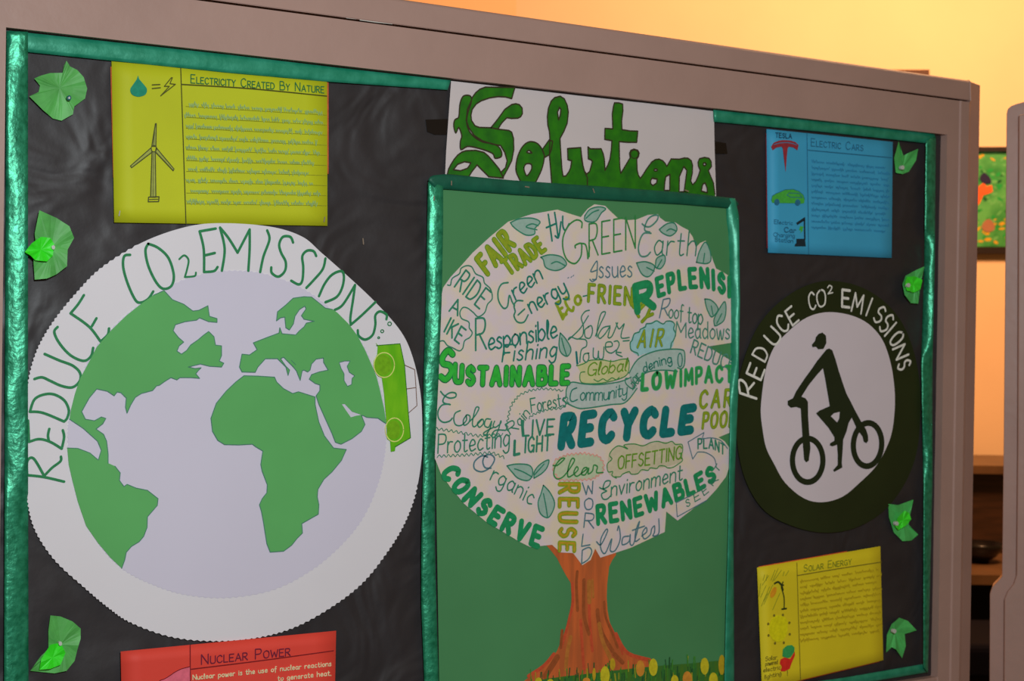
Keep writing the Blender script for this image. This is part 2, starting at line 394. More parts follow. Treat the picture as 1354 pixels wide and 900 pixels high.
# ------------------------------------------------------------------ neighbouring board post, far furniture, pictures
NP = Plane(CAM + HD * 3.0 + RT * 0.95, -(HD * .94 + RT * .34))
post = thing('display_post', 'mauve-painted post of the next display board, right edge of the photo', 'display post', tuple(Vector((NP.P(1400, 450).x, NP.P(1400, 450).y, 0))))
mb = MB(); mb.prism([(1331, 150), (1332.5, 144), (1337, 140), (1345, 137), (1356, 134), (1470, 112), (1470, 1470), (1306, 1470), (1309, 785), (1312, 776), (1319, 769), (1325, 762), (1327, 600)], 0, .05, NP)
mb.build('post_edge', M_FRAME, post, bevel=.004)
mb = MB(); mb.prism([(1347, 152), (1470, 130), (1470, 1470), (1324, 1470), (1328, 792), (1332, 782), (1340, 772), (1344, 760), (1345.5, 600)], .014, .014, NP)
mb.build('post_face', M_FRAME, post, bevel=.005)

fr = mat('dark_picture_frame', (0.02, 0.012, 0.01), rough=0.4)
c0 = WALL.P(1310, 264, .01)
pic = thing('painting', 'bright garden painting in a thin black frame on the cream wall', 'painting', tuple(c0))
x0, x1, y0, y1 = 1246, 1392, 194, 335
for q in ([(x0, y0), (x1, y0), (x1, y0 + 6), (x0, y0 + 6)], [(x0, y1 - 9), (x1, y1 - 9), (x1, y1), (x0, y1)], [(x0, y0 + 6), (x0 + 6, y0 + 6), (x0 + 6, y1 - 9), (x0, y1 - 9)], [(x1 - 6, y0 + 6), (x1, y0 + 6), (x1, y1 - 9), (x1 - 6, y1 - 9)]):
    MB().prism(q, .035, .033, WALL).build('frame_bar', fr, pic)
MB().prism([(x0 + 5, y0 + 5), (x1 - 5, y0 + 5), (x1 - 5, y1 - 8), (x0 + 5, y1 - 8)], .02, .018, WALL).build('canvas', mat('green_canvas', (0.02, 0.22, 0.04), col2=(0.10, 0.42, 0.10), rough=.5, scale=14, var=.1), pic)
dabs = {'green_dabs': ((0.01, 0.32, 0.05), []), 'leaf_dabs': ((0.12, 0.42, 0.12), []), 'yellow_dabs': ((0.62, 0.36, 0.02), []), 'dark_dabs': ((0.0, 0.10, 0.02), [])}
for i in range(260):
    x = random.uniform(x0 + 9, x1 - 9); y = random.uniform(y0 + 9, y1 - 13)
    if y > 285: k = random.choice(['yellow_dabs', 'yellow_dabs', 'leaf_dabs', 'green_dabs'])
    elif y < 215 and random.random() < .5: k = 'yellow_dabs'
    else: k = random.choice(['green_dabs', 'leaf_dabs', 'dark_dabs', 'leaf_dabs'])
    dabs[k][1].append(ellipse(x, y, random.uniform(2, 5), random.uniform(1, 2.5), 7, random.uniform(-.9, .9)))
for n_, (c_, L_) in dabs.items():
    mb = MB()
    for i, e in enumerate(L_): mb.prism(e, .0205 + (i % 23) * .00002, 0, WALL)
    mb.build(n_, mat('oil_' + n_, c_, rough=.45), pic)['kind'] = 'stuff'
MB().prism(crop(1254, 90, 3.46, [(133, 545), (160, 525), (175, 540), (200, 535), (203, 565), (180, 575), (160, 580), (145, 615), (133, 630), (110, 640), (100, 560)]), .0225, .001, WALL).build('orange_bloom', mat('oil_orange', (0.85, 0.12, 0.02), rough=.45), pic)
MB().prism(crop(1254, 90, 3.46, catmull([(145, 495), (165, 478), (190, 500), (196, 525), (170, 530), (148, 515)], 4, True)), .023, .001, WALL).build('dark_bloom', mat('oil_navy', (0.015, 0.01, 0.05), rough=.45), pic)
MB().prism(crop(1254, 90, 3.46, catmull([(155, 715), (180, 690), (205, 705), (212, 735), (185, 750), (158, 740)], 4, True)), .0225, .001, WALL).build('brown_bloom', mat('oil_brown', (0.36, 0.16, 0.09), rough=.45), pic)

dw = mat('dark_brown_wood', (0.075, 0.022, 0.006), rough=0.45, scale=20, stretch=(1, 1, 8))
sec = thing('wall_picture', 'dark wooden picture on the cream wall, its corner showing above the display board', 'picture', tuple(WALL.P(1150, 150)))
MB().prism([(1060, 92), (1229, 92), (1229, 250), (1060, 250)], .03, .028, WALL).build('frame', dw, sec)
MB().prism([(1068, 99), (1221, 99), (1221, 243), (1068, 243)], .033, .002, WALL).build('picture_panel', mat('brown_print', (0.12, 0.06, 0.03), rough=.5), sec)

# sideboard behind the gap
def hz(py, depth): return CAM.z + (450 - py) / F_PX * depth + (-DIR.z) * -depth * 0
def rx(px, depth): return (px - 677) / F_PX * depth
CF = Vector((CAM.x, CAM.y, 0))
wd = mat('sideboard_wood', (0.040, 0.015, 0.006), rough=0.45, scale=12, var=.3, stretch=(1, 1, 7), spec=.5)
we = mat('sideboard_edge', (0.12, 0.06, 0.025), rough=0.45, scale=12, var=.15, spec=.5)
sb = thing('sideboard', 'dark brown wooden sideboard with a shelf, seen through the gap beside the board', 'sideboard', tuple(CF + HD * 5.1 + RT * rx(1306, 5.1)))
a, b = rx(1200, 5.0), rx(1440, 5.0)
fr_ = (CF, RT, HD, UP)
def zpx(py, depth): return (CAM + (M @ Vector((0, 450 - py, -F_PX))) * (depth / F_PX)).z
MB().box((a, 4.95, zpx(617, 4.95)), (b, 5.38, zpx(606, 4.95)), fr_).build('top_board', we, sb)
MB().box((a + .02, 5.0, zpx(762, 4.6) - .03), (b - .02, 5.36, zpx(617, 4.95) - .001), fr_).build('back_panel', wd, sb)
MB().box((a, 4.55, zpx(764, 4.55)), (b, 5.0, zpx(751, 4.55)), fr_).build('shelf', we, sb)
for k, (u0, u1) in enumerate(((a + .02, a + .06), (b - .06, b - .02))): MB().box((u0, 4.6, 0), (u1, 5.36, zpx(764, 4.55)), fr_).build('side_panel', wd, sb)
MB().box((a + .06, 5.25, 0), (b - .06, 5.3, zpx(764, 4.55)), fr_).build('back_board', mat('black_wood', (0.012, 0.006, 0.004), rough=.6), sb)
# glass bowl on the shelf
zs = zpx(751, 4.55) + .0005; bc = CF + HD * 4.8 + RT * rx(1300, 4.8)
def lathe(mb, c, prof, n=28):
    k = len(mb.v)
    for r, z in prof: mb.v += [Vector((c.x + r * math.cos(2 * math.pi * i / n), c.y + r * math.sin(2 * math.pi * i / n), z)) for i in range(n)]
    for q in range(len(prof) - 1):
        for i in range(n):
            j = (i + 1) % n; mb.f.append((k + q * n + i, k + q * n + j, k + (q + 1) * n + j, k + (q + 1) * n + i))
    mb.f.append(tuple(k + i for i in reversed(range(n)))); return mb
bowl = lathe(MB(), bc, [(.03, zs), (.03, zs + .008), (.05, zs + .02), (.072, zs + .045), (.078, zs + .062), (.073, zs + .062), (.045, zs + .025), (.002, zs + .015)]).build('bowl', mat('dark_glazed_bowl', (0.008, 0.006, 0.006), rough=.22, spec=.4), smooth=True)
tag(bowl, 'small dark shiny bowl on the sideboard shelf', 'bowl')
st = thing('stool', 'dark navy padded stool under the sideboard shelf', 'stool', tuple(CF + HD * 4.27 + RT * rx(1300, 4.27)))
c = rx(1300, 4.27); zt = zpx(842, 4.1)
MB().box((c - .2, 4.08, zt - .1), (c + .2, 4.46, zt), fr_).build('cushion', mat('navy_cloth', (0.003, 0.003, 0.008), rough=.9, spec=.1), st, bevel=.02)
for du in (-.17, .17):
    for dv in (4.11, 4.43): MB().box((c + du - .015, dv - .015, 0), (c + du + .015, dv + .015, zt - .1), fr_).build('leg', dw, st)
def staple(parent, px, py, L=7, ang=90, d=.012):
    dx, dy = math.cos(math.radians(ang)) * L / 2, math.sin(math.radians(ang)) * L / 2
    return MB().stroke([(px - dx, py - dy), (px + dx, py + dy)], 1.5, d, smooth=False).build('staple', M_STAPLE, parent)
def quad_at(q, u, v):
    (ax, ay), (bx, by), (cx, cy), (dx, dy) = q
    return (ax * (1 - u) * (1 - v) + bx * u * (1 - v) + cx * u * v + dx * (1 - u) * v, ay * (1 - u) * (1 - v) + by * u * (1 - v) + cy * u * v + dy * (1 - u) * v)
def sheet(parent, name, q, d, material, curl=.002, n=10):
    """paper sheet whose corners and edges lift a little off the board"""
    mb = MB()
    for back in (0, 1):
        for i in range(n + 1):
            for j in range(n + 1):
                u, v = i / n, j / n
                h = curl * (abs(2 * u - 1) ** 3 * .5 + abs(2 * v - 1) ** 3 * .4 + .18 * math.sin(u * 7 + v * 4))
                mb.v.append(BOARD.P(*quad_at(q, u, v), d + (h if curl else 0) - back * .0004))
    K = (n + 1) ** 2
    for i in range(n):
        for j in range(n):
            a = i * (n + 1) + j; f = (a, a + 1, a + n + 2, a + n + 1)
            mb.f.append(f); mb.f.append(tuple(K + z for z in reversed(f)))
    rim = [i * (n + 1) for i in range(n + 1)] + [n * (n + 1) + j for j in range(1, n + 1)] + [i * (n + 1) + n for i in range(n - 1, -1, -1)] + [j for j in range(n - 1, 0, -1)]
    for a, b in zip(rim, rim[1:] + rim[:1]): mb.f.append((a, b, K + b, K + a))
    f0 = mb.f[0]; nn = (mb.v[f0[1]] - mb.v[f0[0]]).cross(mb.v[f0[3]] - mb.v[f0[0]])
    if nn.dot(BOARD.n) < 0: mb.f = [tuple(reversed(f)) for f in mb.f]
    return mb.build(name, material, parent, smooth=True)
def scribble(mb, a, b, h, w, d, rnd, rate=2.3):
    """a line of small joined handwriting too small to read: humps, ascenders, word gaps"""
    L = math.dist(a, b); ux, uy = (b[0] - a[0]) / L, (b[1] - a[1]) / L; x = 0
    while x < L - 3:
        wl = min(rnd.uniform(9, 26), L - x); pts = []; xx = x; up = True
        while xx < x + wl:
            y = (h * rnd.choice([.5, .55, .6, 1.0]) if up else rnd.choice([0, 0, .03, -.35]) * h)
            pts.append((a[0] + ux * xx + uy * y, a[1] + uy * xx - y)); xx += rnd.uniform(.7, 1.3) * rate * .55; up = not up
        if len(pts) > 2: mb.stroke(catmull(pts, 2), w, d, smooth=False)
        x += wl + rnd.uniform(2, 3.6)
def small_caps(mb, words, a, b, h, w, d, up=(0, -1)):
    """heading whose first letters are taller"""
    tot = sum((G[c][0] + .22) * (1.35 if i == 0 else 1) for wd in words for i, c in enumerate(wd)) + .8 * (len(words) - 1)
    L = math.dist(a, b); ux, uy = (b[0] - a[0]) / L, (b[1] - a[1]) / L; sx = L / tot; x = 0
    for wd in words:
        for i, c in enumerate(wd):
            k = 1.35 if i == 0 else 1; gw = max(G[c][0], .08) * k * sx; p = (a[0] + ux * x, a[1] + uy * x)
            wd_, st = glyph_strokes(c)
            for pts, sm in st: mb.stroke([(p[0] + X * k * sx * ux + Y * k * h * up[0], p[1] + X * k * sx * uy + Y * k * h * up[1]) for X, Y in pts], w, d, smooth=False)
            x += (G[c][0] + .22) * k * sx
        x += .8 * sx

# ================================================================== yellow-green electricity card
rnd = random.Random(3)
q = [(147.5, 81), (432.5, 107.5), (433, 298.5), (151, 294)]
card = thing('project_card', 'yellow-green handwritten card with a wind turbine drawing, top left', 'card', tuple(BOARD.P(290, 190, .008)), 'handwritten project cards')
sheet(card, 'red_backing_sheet', [(146, 88), (434.5, 109), (434.5, 230), (149.5, 235)], .0062, ink('red_orange_card', (235, 100, 60), 200), curl=.0)
sheet(card, 'card_sheet', q, .0075, mat('lime_card', paint(163, 170, 26, 280), rough=.65, var=.05, scale=8, spec=.3), curl=.001)
lime_line = ink('dark_olive_ink', (60, 62, 18), 300)
mb = MB(); dd = .0092
mb.stroke([(239, 89), (242.5, 190), (246, 296)], 1.3, dd); mb.stroke([(240.5, 111.5), (330, 117), (432, 127)], 1.5, dd)
mb.build('border_line', lime_line, card)
mb = MB()
for i in range(10): mb.stroke([(246 + i * .1, 140.5 + i * 14.3), (432, 152 + i * 14.2 - (i * .9))], .6, dd, smooth=False)
mb.build('ruled_line', ink('olive_ruling', (128, 132, 30), 300), card)
mb = MB(); small_caps(mb, ['ELECTRICITY', 'CREATED', 'BY', 'NATURE'], (252.5, 109.5), (430, 123), 8.2, 1.3, dd)
mb.build('heading', ink('dark_green_ink', (38, 96, 52), 300), card)
mb = MB()
for i in range(10):
    y0 = 139.5 + i * 14.3; e = [428, 428, 426, 420, 424, 416, 412, 414, 424, 420][i]
    s0 = [250, 244, 246, 246, 246, 247, 249, 246, 252, 247][i]
    scribble(mb, (s0, y0), (e, y0 + (11 - i * .9)), 5.6, 1.0, dd, rnd)
mb.build('handwriting', ink('blue_grey_ink', (124, 152, 96), 300), card)
T = lambda p: crop(140, 70, 3.75, p)
mb = MB(); mb.prism(T(catmull([(160, 112), (166, 130), (190, 158), (204, 180), (196, 206), (162, 217), (130, 206), (121, 180), (136, 155), (153, 130)], 4, True)), .0094, .0001)
mb.build('water_drop_drawing', ink('teal_pencil', (22, 120, 95), 180), card, label='teal water drop drawing')
mb = MB(); mb.stroke(T([(230, 158), (268, 156)]), 1.5, .0093, False); mb.stroke(T([(230, 176), (270, 172)]), 1.5, .0093, False)
mb.stroke(T([(325, 122), (290, 165), (315, 165), (272, 212), (345, 155), (318, 152), (330, 122)]), 1.3, .0093, False)
mb.build('equals_and_bolt_drawing', ink('olive_black_pencil', (72, 74, 20), 180), card, label='equals sign and lightning bolt outline')
mb = MB(); mb.prism(T([(229, 490), (222, 714), (248, 714), (245, 490)]), .00925, .0001); mb.prism(T([(228, 462), (246, 350), (250, 350), (248, 462)]), .00925, .0001); mb.prism(T([(224, 470), (122, 560), (128, 568), (228, 492)]), .00925, .0001); mb.prism(T([(250, 470), (338, 575), (334, 583), (246, 490)]), .00925, .0001)
mb.build('wind_turbine_shading', ink('grey_pencil_shading', (138, 146, 66), 180), card)
mb = MB()
for p in ([(228, 462), (246, 350), (250, 350), (248, 462)], [(224, 470), (122, 560), (128, 568), (228, 492)], [(250, 470), (338, 575), (334, 583), (246, 490)], [(229, 490), (222, 714), (248, 714), (245, 490)], [(212, 714), (264, 712), (262, 736), (210, 737)]):
    mb.stroke(T(p), 1.35, .0093, False, True)
mb.stroke(T(ellipse(238, 474, 14, 16, 14)), 1.2, .0093, False, True)
mb.stroke(T([(216, 726), (258, 724)]), 1, .0093, False); mb.stroke(T([(236, 495), (234, 710)]), .7, .0093, False)
mb.stroke(T([(236, 458), (244, 360)]), .8, .0093, False)
mb.build('wind_turbine_drawing', ink('dark_grey_pencil', (66, 70, 34), 180), card, label='outlined wind turbine with three blades')
for x, y in ((158, 282), (429, 290)): staple(card, x, y, 6, 100, .0102)

# ================================================================== red nuclear card
card = thing('project_card', 'red handwritten card about nuclear power, overlapping the foot of the globe poster', 'card', tuple(BOARD.P(300, 930, .01)), 'handwritten project cards')
q = [(159.5, 861), (444.5, 833.5), (441, 1005), (163, 1028)]
sheet(card, 'card_sheet', q, .0115, mat('red_card', paint(205, 62, 50, 250), rough=.6, var=.05, scale=8), curl=.001)
red_ink = ink('maroon_ink', (110, 22, 28), 250); dd = .0135
mb = MB(); mb.stroke([(251.5, 852.5), (252, 940), (253, 1018)], 1.3, dd); mb.stroke([(251.5, 884.5), (345, 873), (441, 860)], 1.3, dd); mb.build('border_line', red_ink, card)
mb = MB(); small_caps(mb, ['NUCLEAR', 'POWER'], (266.5, 878), (386, 866), 9.5, 1.4, dd); mb.build('heading', ink('plum_ink', (96, 26, 50), 250), card)
cl = [(205, 915), (210, 901), (218, 897), (226, 892), (231, 888.5), (240, 884), (251.3, 881), (251.6, 1000), (210, 1000)]
MB().prism(cl, .0133, .0001).build('cloud_drawing', ink('pink_pencil', (206, 92, 110), 220), card, label='pink cloud drawing')
MB().stroke(cl[:7], 1.2, .0137).build('cloud_outline', red_ink, card)
mb = MB()
for i, tx in enumerate(['Nuclear power is the use of nuclear reactions', '                              to generate heat,']):
    text_path([mb], tx, [(255, 898.5 + i * 13), (438, 880 + i * 12.5)], (0, -6.5), [1.1], [dd], gap=.18)
for i in range(2, 9): scribble(mb, (256, 898.5 + i * 13.4), (436, 880 + i * 13.2), 5.5, 1.1, dd, rnd)
mb.build('handwriting', ink('cream_pen', (232, 190, 150), 250), card)

# ================================================================== globe poster
gl = thing('globe_poster', 'large round white paper globe with green continents, REDUCE CO2 EMISSIONS round its rim', 'poster', tuple(BOARD.P(296, 572, .01)))
pts = [(35, 545), (35, 620), (36, 660), (46, 700), (72, 740), (112, 777), (143, 803), (173, 823), (227, 842), (286, 847.5), (340, 843), (390, 829), (439, 802), (480, 770), (512, 730), (534, 694), (549, 655), (557, 610), (558.5, 570), (556, 520), (546, 473), (530, 438), (497, 400), (460, 365), (425, 334), (400, 313), (360, 300), (300, 295), (250, 299), (191, 319), (135, 353), (100, 388), (71, 424), (50, 460), (38, 500)]
def pinked(pts, amp=1.5, per=4.6, only=None):
    c = catmull(pts, 14, True); out = []; acc = 0; sg = 1
    cx = sum(p[0] for p in pts) / len(pts); cy = sum(p[1] for p in pts) / len(pts)
    for a, b in zip(c, c[1:] + c[:1]):
        acc += math.dist(a, b)
        if acc > per / 2:
            acc = 0; sg = -sg; r = math.hypot(a[0] - cx, a[1] - cy); k = 1 + sg * amp / r if (only is None or only(a)) else 1
            out.append((cx + (a[0] - cx) * k, cy + (a[1] - cy) * k))
    return out
outer = pinked(pts, .9, 4.6, lambda p: p[1] > 640 or p[0] < 180)
MB().prism(outer, .0085, .0004).build('rim_sheet', mat('white_paper', paint(192, 189, 194, 290), rough=.62, var=.015, scale=6, spec=.35), gl)
oc = [(89.5, 580), (93, 545), (107, 500), (127, 458), (166, 417), (203, 390), (250, 367), (300, 358), (350, 362), (400, 381), (440, 410), (470, 440), (492, 480), (505, 520), (511, 560), (509, 600), (500, 640), (480, 685), (450, 722), (410, 755), (360, 780), (300, 790), (245, 786), (200, 772), (161, 751), (130, 718), (108, 675), (95, 630)]
MB().prism(pinked(oc, .8, 4.2), .0092, .0004).build('ocean_disc', mat('lavender_white_paper', paint(181, 177, 192, 290), rough=.55, var=.015, scale=6, spec=.35), gl)
NA = [(203, 390), (217, 384), (228, 396), (243, 402), (255, 411), (263, 410), (275, 404), (276, 412), (277, 418), (287, 421), (287, 426), (276, 425), (264, 420), (260, 423), (245, 425), (232, 429), (229, 437), (236, 446), (243, 452), (237, 457), (234, 464), (240, 468), (247, 463), (252, 456), (262, 449), (269, 443), (276, 438), (283, 445), (285, 456), (293, 457), (293, 470), (290, 477), (296, 480), (293, 485), (277, 484), (265, 481), (249, 485), (258, 487), (266, 486), (262, 490), (259, 494), (264, 500), (253, 499), (238, 499), (234, 502), (226, 499), (218, 504), (211, 509), (207, 510), (202, 516), (187, 520), (179, 525), (173, 535), (168, 546), (166, 538), (167, 526), (160, 519), (155, 518), (151, 523), (142, 517), (128, 514), (118, 526), (108, 544), (113, 554), (125, 556), (134, 551), (140, 553), (136, 560), (127, 567), (137, 574), (141, 583), (143, 600), (143, 612)]
SA = [(152, 616), (159, 625), (158, 635), (164, 643), (168, 640), (180, 645), (195, 648), (209, 659), (208, 668), (195, 683), (194.5, 697), (190, 709), (184, 716), (174, 722), (167, 730), (165, 740), (161, 751), (146, 737), (130, 718), (114, 695), (103, 663), (96, 636), (91, 614), (89, 592), (103, 592.5), (119, 598.6), (130, 608)]
W1 = [(134, 595), (129, 583), (110, 566), (92, 554), (94, 541), (99, 521), (106, 500), (111, 491), (119, 476), (128, 458.5), (147, 436.5), (167, 417), (186, 402)]
AF = [(322.6, 496.5), (341, 497), (363, 498.4), (366, 505), (375, 513.6), (387, 520), (394.7, 517.7), (407, 521.6), (416.7, 524.6), (416.7, 534.4), (421.6, 557.6), (429, 576), (441, 592), (458, 594)] + crop(320, 580, 5.625, [(740, 160), (670, 245), (610, 300), (565, 375), (560, 430), (572, 490), (568, 560), (445, 630), (450, 700), (410, 740), (370, 790), (310, 835), (210, 842), (185, 780), (160, 620), (145, 540), (130, 490), (150, 445), (185, 400), (188, 340), (150, 240), (140, 190), (155, 90)]) + [(338.5, 590.6), (333.6, 587), (316.5, 588), (297, 587.6), (288, 582), (281, 570), (279, 552.7), (286, 533), (299, 517), (311.6, 505)]
EU = [(402, 392), (412, 392.5), (424, 402), (430, 407), (440, 409), (446, 413), (461, 428), (473, 444), (483, 463), (492.7, 485), (498, 498), (502, 513.6), (508, 540.5), (511, 560), (507, 557.6), (500, 552.7), (485, 551.5), (480, 549), (478, 549), (482.7, 561), (478, 570), (465.6, 579.6), (451, 587), (443.6, 584.5), (438.7, 572), (431, 555), (421.6, 534), (418, 523), (423, 516), (423, 508.7), (416.7, 506.7), (409, 501), (412, 495), (421.6, 491.6), (434, 489), (428, 479), (427.7, 473), (418, 474.5), (412, 481), (410, 489), (407, 491.6), (402, 489), (399.6, 490), (397, 502.6), (392, 490), (387, 484), (375, 472), (371, 474), (378, 484), (383, 489), (381, 496), (378, 485), (367, 474), (351, 474), (341, 485), (337.5, 492), (320, 491.5), (316.7, 485), (320, 468), (330, 469), (340, 462), (335, 453), (353, 446), (369, 440), (370, 433), (373, 441), (391, 442.6), (396, 437), (402, 432), (405, 427), (415.7, 424.5), (402, 421.8), (398.6, 417), (404.7, 408), (403, 404.5), (396, 409), (390, 418), (388, 428), (382.7, 436), (378, 433), (376.6, 419), (371, 420), (365.6, 424), (367, 412), (378, 403), (387.6, 394)]
CAS = [(448.5, 479), (456, 477), (463, 477), (459, 484), (462, 492), (469, 496.5), (465.6, 500), (465, 508), (459.5, 510.6), (455, 503), (455, 494), (451, 486.7)]
GULF = [(452, 534), (456, 534), (465.6, 544), (478, 548.2), (471, 549.5), (464, 551.5), (458, 543)]
mg = mat('green_paper', paint(80, 150, 84, 290), rough=.6, var=.05, scale=7, spec=.3)
AM = NA + SA + W1
MB().prism([AM], .0101, .0003).build('continent', mg, gl, label='green paper Americas')
MB().prism([AF], .0101, .0003).build('continent', mg, gl, label='green paper Africa')
MB().prism([EU, CAS, GULF], .0101, .0003).build('continent', mg, gl, label='green paper Europe and Asia')
ol = ink('blue_grey_pencil', (62, 112, 92), 290)
mb = MB()
mb.stroke(NA, 1.1, .0103, False); mb.stroke(SA[:17], 1.1, .0103, False); mb.stroke(SA[23:] + W1[:4], 1, .0103, False)
mb.stroke(AF, 1.1, .0103, False, True); mb.stroke(EU[:5], 1, .0103, False); mb.stroke(EU[13:] + EU[:1], 1.1, .0103, False)
mb.stroke(CAS, .9, .0103, False, True); mb.stroke([(385, 476), (391, 482)], .8, .0103)
mb.build('coastline', ol, gl)
LT = {'R': [(20, 480, [(65, 605), (155, 615), (265, 640)]), (20, 480, [(65, 605), (66, 530), (100, 515), (155, 605)]), (20, 480, [(158, 608), (200, 565), (245, 530), (248, 505)])],
 'E': [(20, 480, [(70, 310), (75, 425)]), (20, 480, [(75, 425), (130, 410), (190, 425), (252, 462)]), (20, 480, [(185, 355), (178, 388), (182, 418)]), (20, 480, [(252, 462), (265, 400), (258, 362)])],
 'D': [(20, 480, [(80, 262), (150, 268), (265, 315)]), (20, 480, [(80, 262), (110, 190), (190, 165), (260, 195), (290, 250), (282, 295), (265, 315)])],
 'U': [(20, 480, [(105, 85), (145, 76), (190, 95), (250, 122), (310, 130), (350, 95), (350, 50), (310, 12), (240, -15), (160, -50)])],
 'C': [(20, 280, [(230, 622), (212, 650), (240, 710), (300, 775), (370, 805), (410, 780), (422, 735)])],
 'E2': [(20, 280, [(372, 450), (340, 500), (300, 548)]), (20, 280, [(300, 548), (400, 620), (462, 700)]), (20, 280, [(440, 575), (415, 618)]), (20, 280, [(462, 700), (500, 665), (508, 630)])],
 'C2': [(20, 280, [(622, 232), (590, 240), (585, 300), (610, 390), (650, 475), (680, 490), (720, 470), (747, 430)])],
 'O': [(20, 280, [(720, 172), (705, 210), (720, 290), (760, 375), (800, 415), (845, 400), (858, 340), (830, 250), (775, 195), (720, 172)])],
 '2': [(20, 280, [(888, 255), (915, 235), (938, 260), (930, 310), (918, 352)]), (20, 280, [(918, 352), (970, 347), (978, 328)])],
 'E3': [(20, 280, [(1085, 90), (998, 105)]), (20, 280, [(998, 105), (1020, 200), (1022, 325)]), (20, 280, [(1022, 325), (1075, 320), (1095, 298)]), (20, 280, [(1025, 235), (1080, 222)])],
 'M': [(280, 280, [(55, 318), (70, 200), (45, 85)]), (280, 280, [(45, 85), (90, 140), (140, 220)]), (280, 280, [(140, 220), (205, 95)]), (280, 280, [(205, 95), (205, 200), (198, 318)])],
 'I': [(280, 280, [(300, 100), (312, 150), (280, 240), (262, 325)])],
 'S': [(280, 280, [(440, 165), (425, 135), (385, 135), (365, 175), (375, 220), (400, 270), (395, 320), (360, 350), (325, 330), (322, 300)])],
 'S2': [(280, 280, [(565, 238), (550, 212), (515, 210), (490, 240), (495, 300), (490, 370), (470, 392), (430, 372)])],
 'I2': [(280, 280, [(615, 252), (600, 310), (550, 370), (512, 410)])],
 'O2': [(280, 280, [(580, 455), (610, 390), (650, 340), (700, 320), (715, 350), (705, 410), (675, 460), (615, 488)])],
 'N': [(280, 280, [(665, 530), (710, 500), (775, 395)]), (280, 280, [(775, 395), (765, 470), (750, 570), (752, 608)]), (280, 280, [(752, 610), (810, 560), (885, 488)])],
 'S3': [(280, 280, [(945, 580), (945, 555), (910, 538), (885, 560), (885, 610), (870, 665), (830, 690), (795, 670), (790, 640)])]}
mi = ink('green_marker', (36, 112, 68), 290)
for k, ss in LT.items():
    mb = MB()
    for x, y, p in ss: mb.stroke(crop(x, y, 4.09, p), 3.5 if k not in '2' else 2.6, .0096, True)
    mb.build('letter', mi, gl)
mb = MB()
for x, y, r in ((962, 605, 10), (922, 645, 8), (903, 680, 5)): mb.stroke(crop(280, 280, 4.09, ellipse(x - 680 + 680, y, r, r, 12)), 1.4, .0096, False, True)
mb.build('bubble_drawing', mi, gl)
car = [(85, 115), (100, 132), (245, 120), (262, 190), (275, 260), (288, 430), (300, 580), (315, 742), (215, 800), (212, 830), (185, 835), (180, 765), (160, 750), (155, 640), (140, 450), (125, 345), (100, 335), (72, 290), (72, 235), (95, 190), (98, 140)]
T = lambda p: crop(480, 430, 5.0, p)
co = MB().prism(T(car), .0108, .0004).build('paper_car', mat('felt_pen_green', paint(70, 150, 12, 500), col2=paint(105, 168, 22, 500), rough=.5, scale=45, stretch=(1, 1, .3)), gl, label='bright green cut-out car standing on its nose')
for e1, e2 in ((ellipse(140, 262, 68, 82, 28), ellipse(132, 262, 56, 68, 22)), (ellipse(208, 690, 60, 78, 28), ellipse(202, 690, 44, 62, 22))):
    MB().stroke(T(e1), 1.3, .0113, False, True).build('wheel_outline', ink('cream_pencil', (190, 190, 110), 500), co)
    MB().prism(T(e2), .0111, .0001).build('wheel', ink('olive_felt_pen', (98, 150, 18), 500), co)
MB().stroke(T([(90, 133), (245, 121), (275, 260), (300, 580), (315, 742), (212, 803)]), 1, .0112, False).build('car_outline', ink('dark_green_pen', (20, 90, 20), 500), co)
mb = MB(); mb.stroke(T([(275, 262), (342, 292), (350, 400), (357, 530), (302, 578)]), 1.1, .0096, False); mb.stroke(T([(285, 420), (347, 411)]), 1.1, .0096, False)
mb.build('car_window_drawing', ink('brown_pen', (110, 84, 72), 500), gl)

# ================================================================== leaves
M_LEAF = mat('green_leaf_paper', paint(74, 150, 72, 100), rough=.5, var=.2, scale=35, spec=.4)
M_LEAFR = mat('green_leaf_paper_right', paint(52, 122, 58, 1200), rough=.5, var=.16, scale=35, spec=.4)
M_BRIGHT = mat('neon_green_leaf_paper', paint(45, 205, 30, 100), rough=.45, var=.08, scale=35, spec=.4)
M_BRIGHTR = mat('neon_green_leaf_paper_right', paint(40, 175, 25, 1200), rough=.45, var=.08, scale=35, spec=.4)
def crumple(pts, ctr, d, amp, seed, n=3):
    r = random.Random(seed); out = []
    for a, b in zip(pts, pts[1:] + pts[:1]):
        for k in range(n): out.append((a[0] + (b[0] - a[0]) * k / n, a[1] + (b[1] - a[1]) * k / n))
    mb = MB(); m = len(out); mb.v.append(BOARD.P(*ctr, d + amp * .2))
    fold = [.5 + .5 * math.sin(i * 2 * math.pi * 5 / m + seed) for i in range(m)]
    for ring, f in ((.5, .6), (1.0, 1.0)):
        for i, p in enumerate(out):
            mb.v.append(BOARD.P(ctr[0] + (p[0] - ctr[0]) * ring, ctr[1] + (p[1] - ctr[1]) * ring, d + amp * f * (fold[i] * .8 + r.random() * .35)))
    for i in range(m):
        j = (i + 1) % m; mb.f += [(0, 1 + j, 1 + i), (1 + i, 1 + j, 1 + m + j, 1 + m + i)]
    f0 = mb.f[0]; nn = (mb.v[f0[1]] - mb.v[0]).cross(mb.v[f0[2]] - mb.v[0])
    if nn.dot(BOARD.n) < 0: mb.f = [tuple(reversed(f)) for f in mb.f]
    return mb
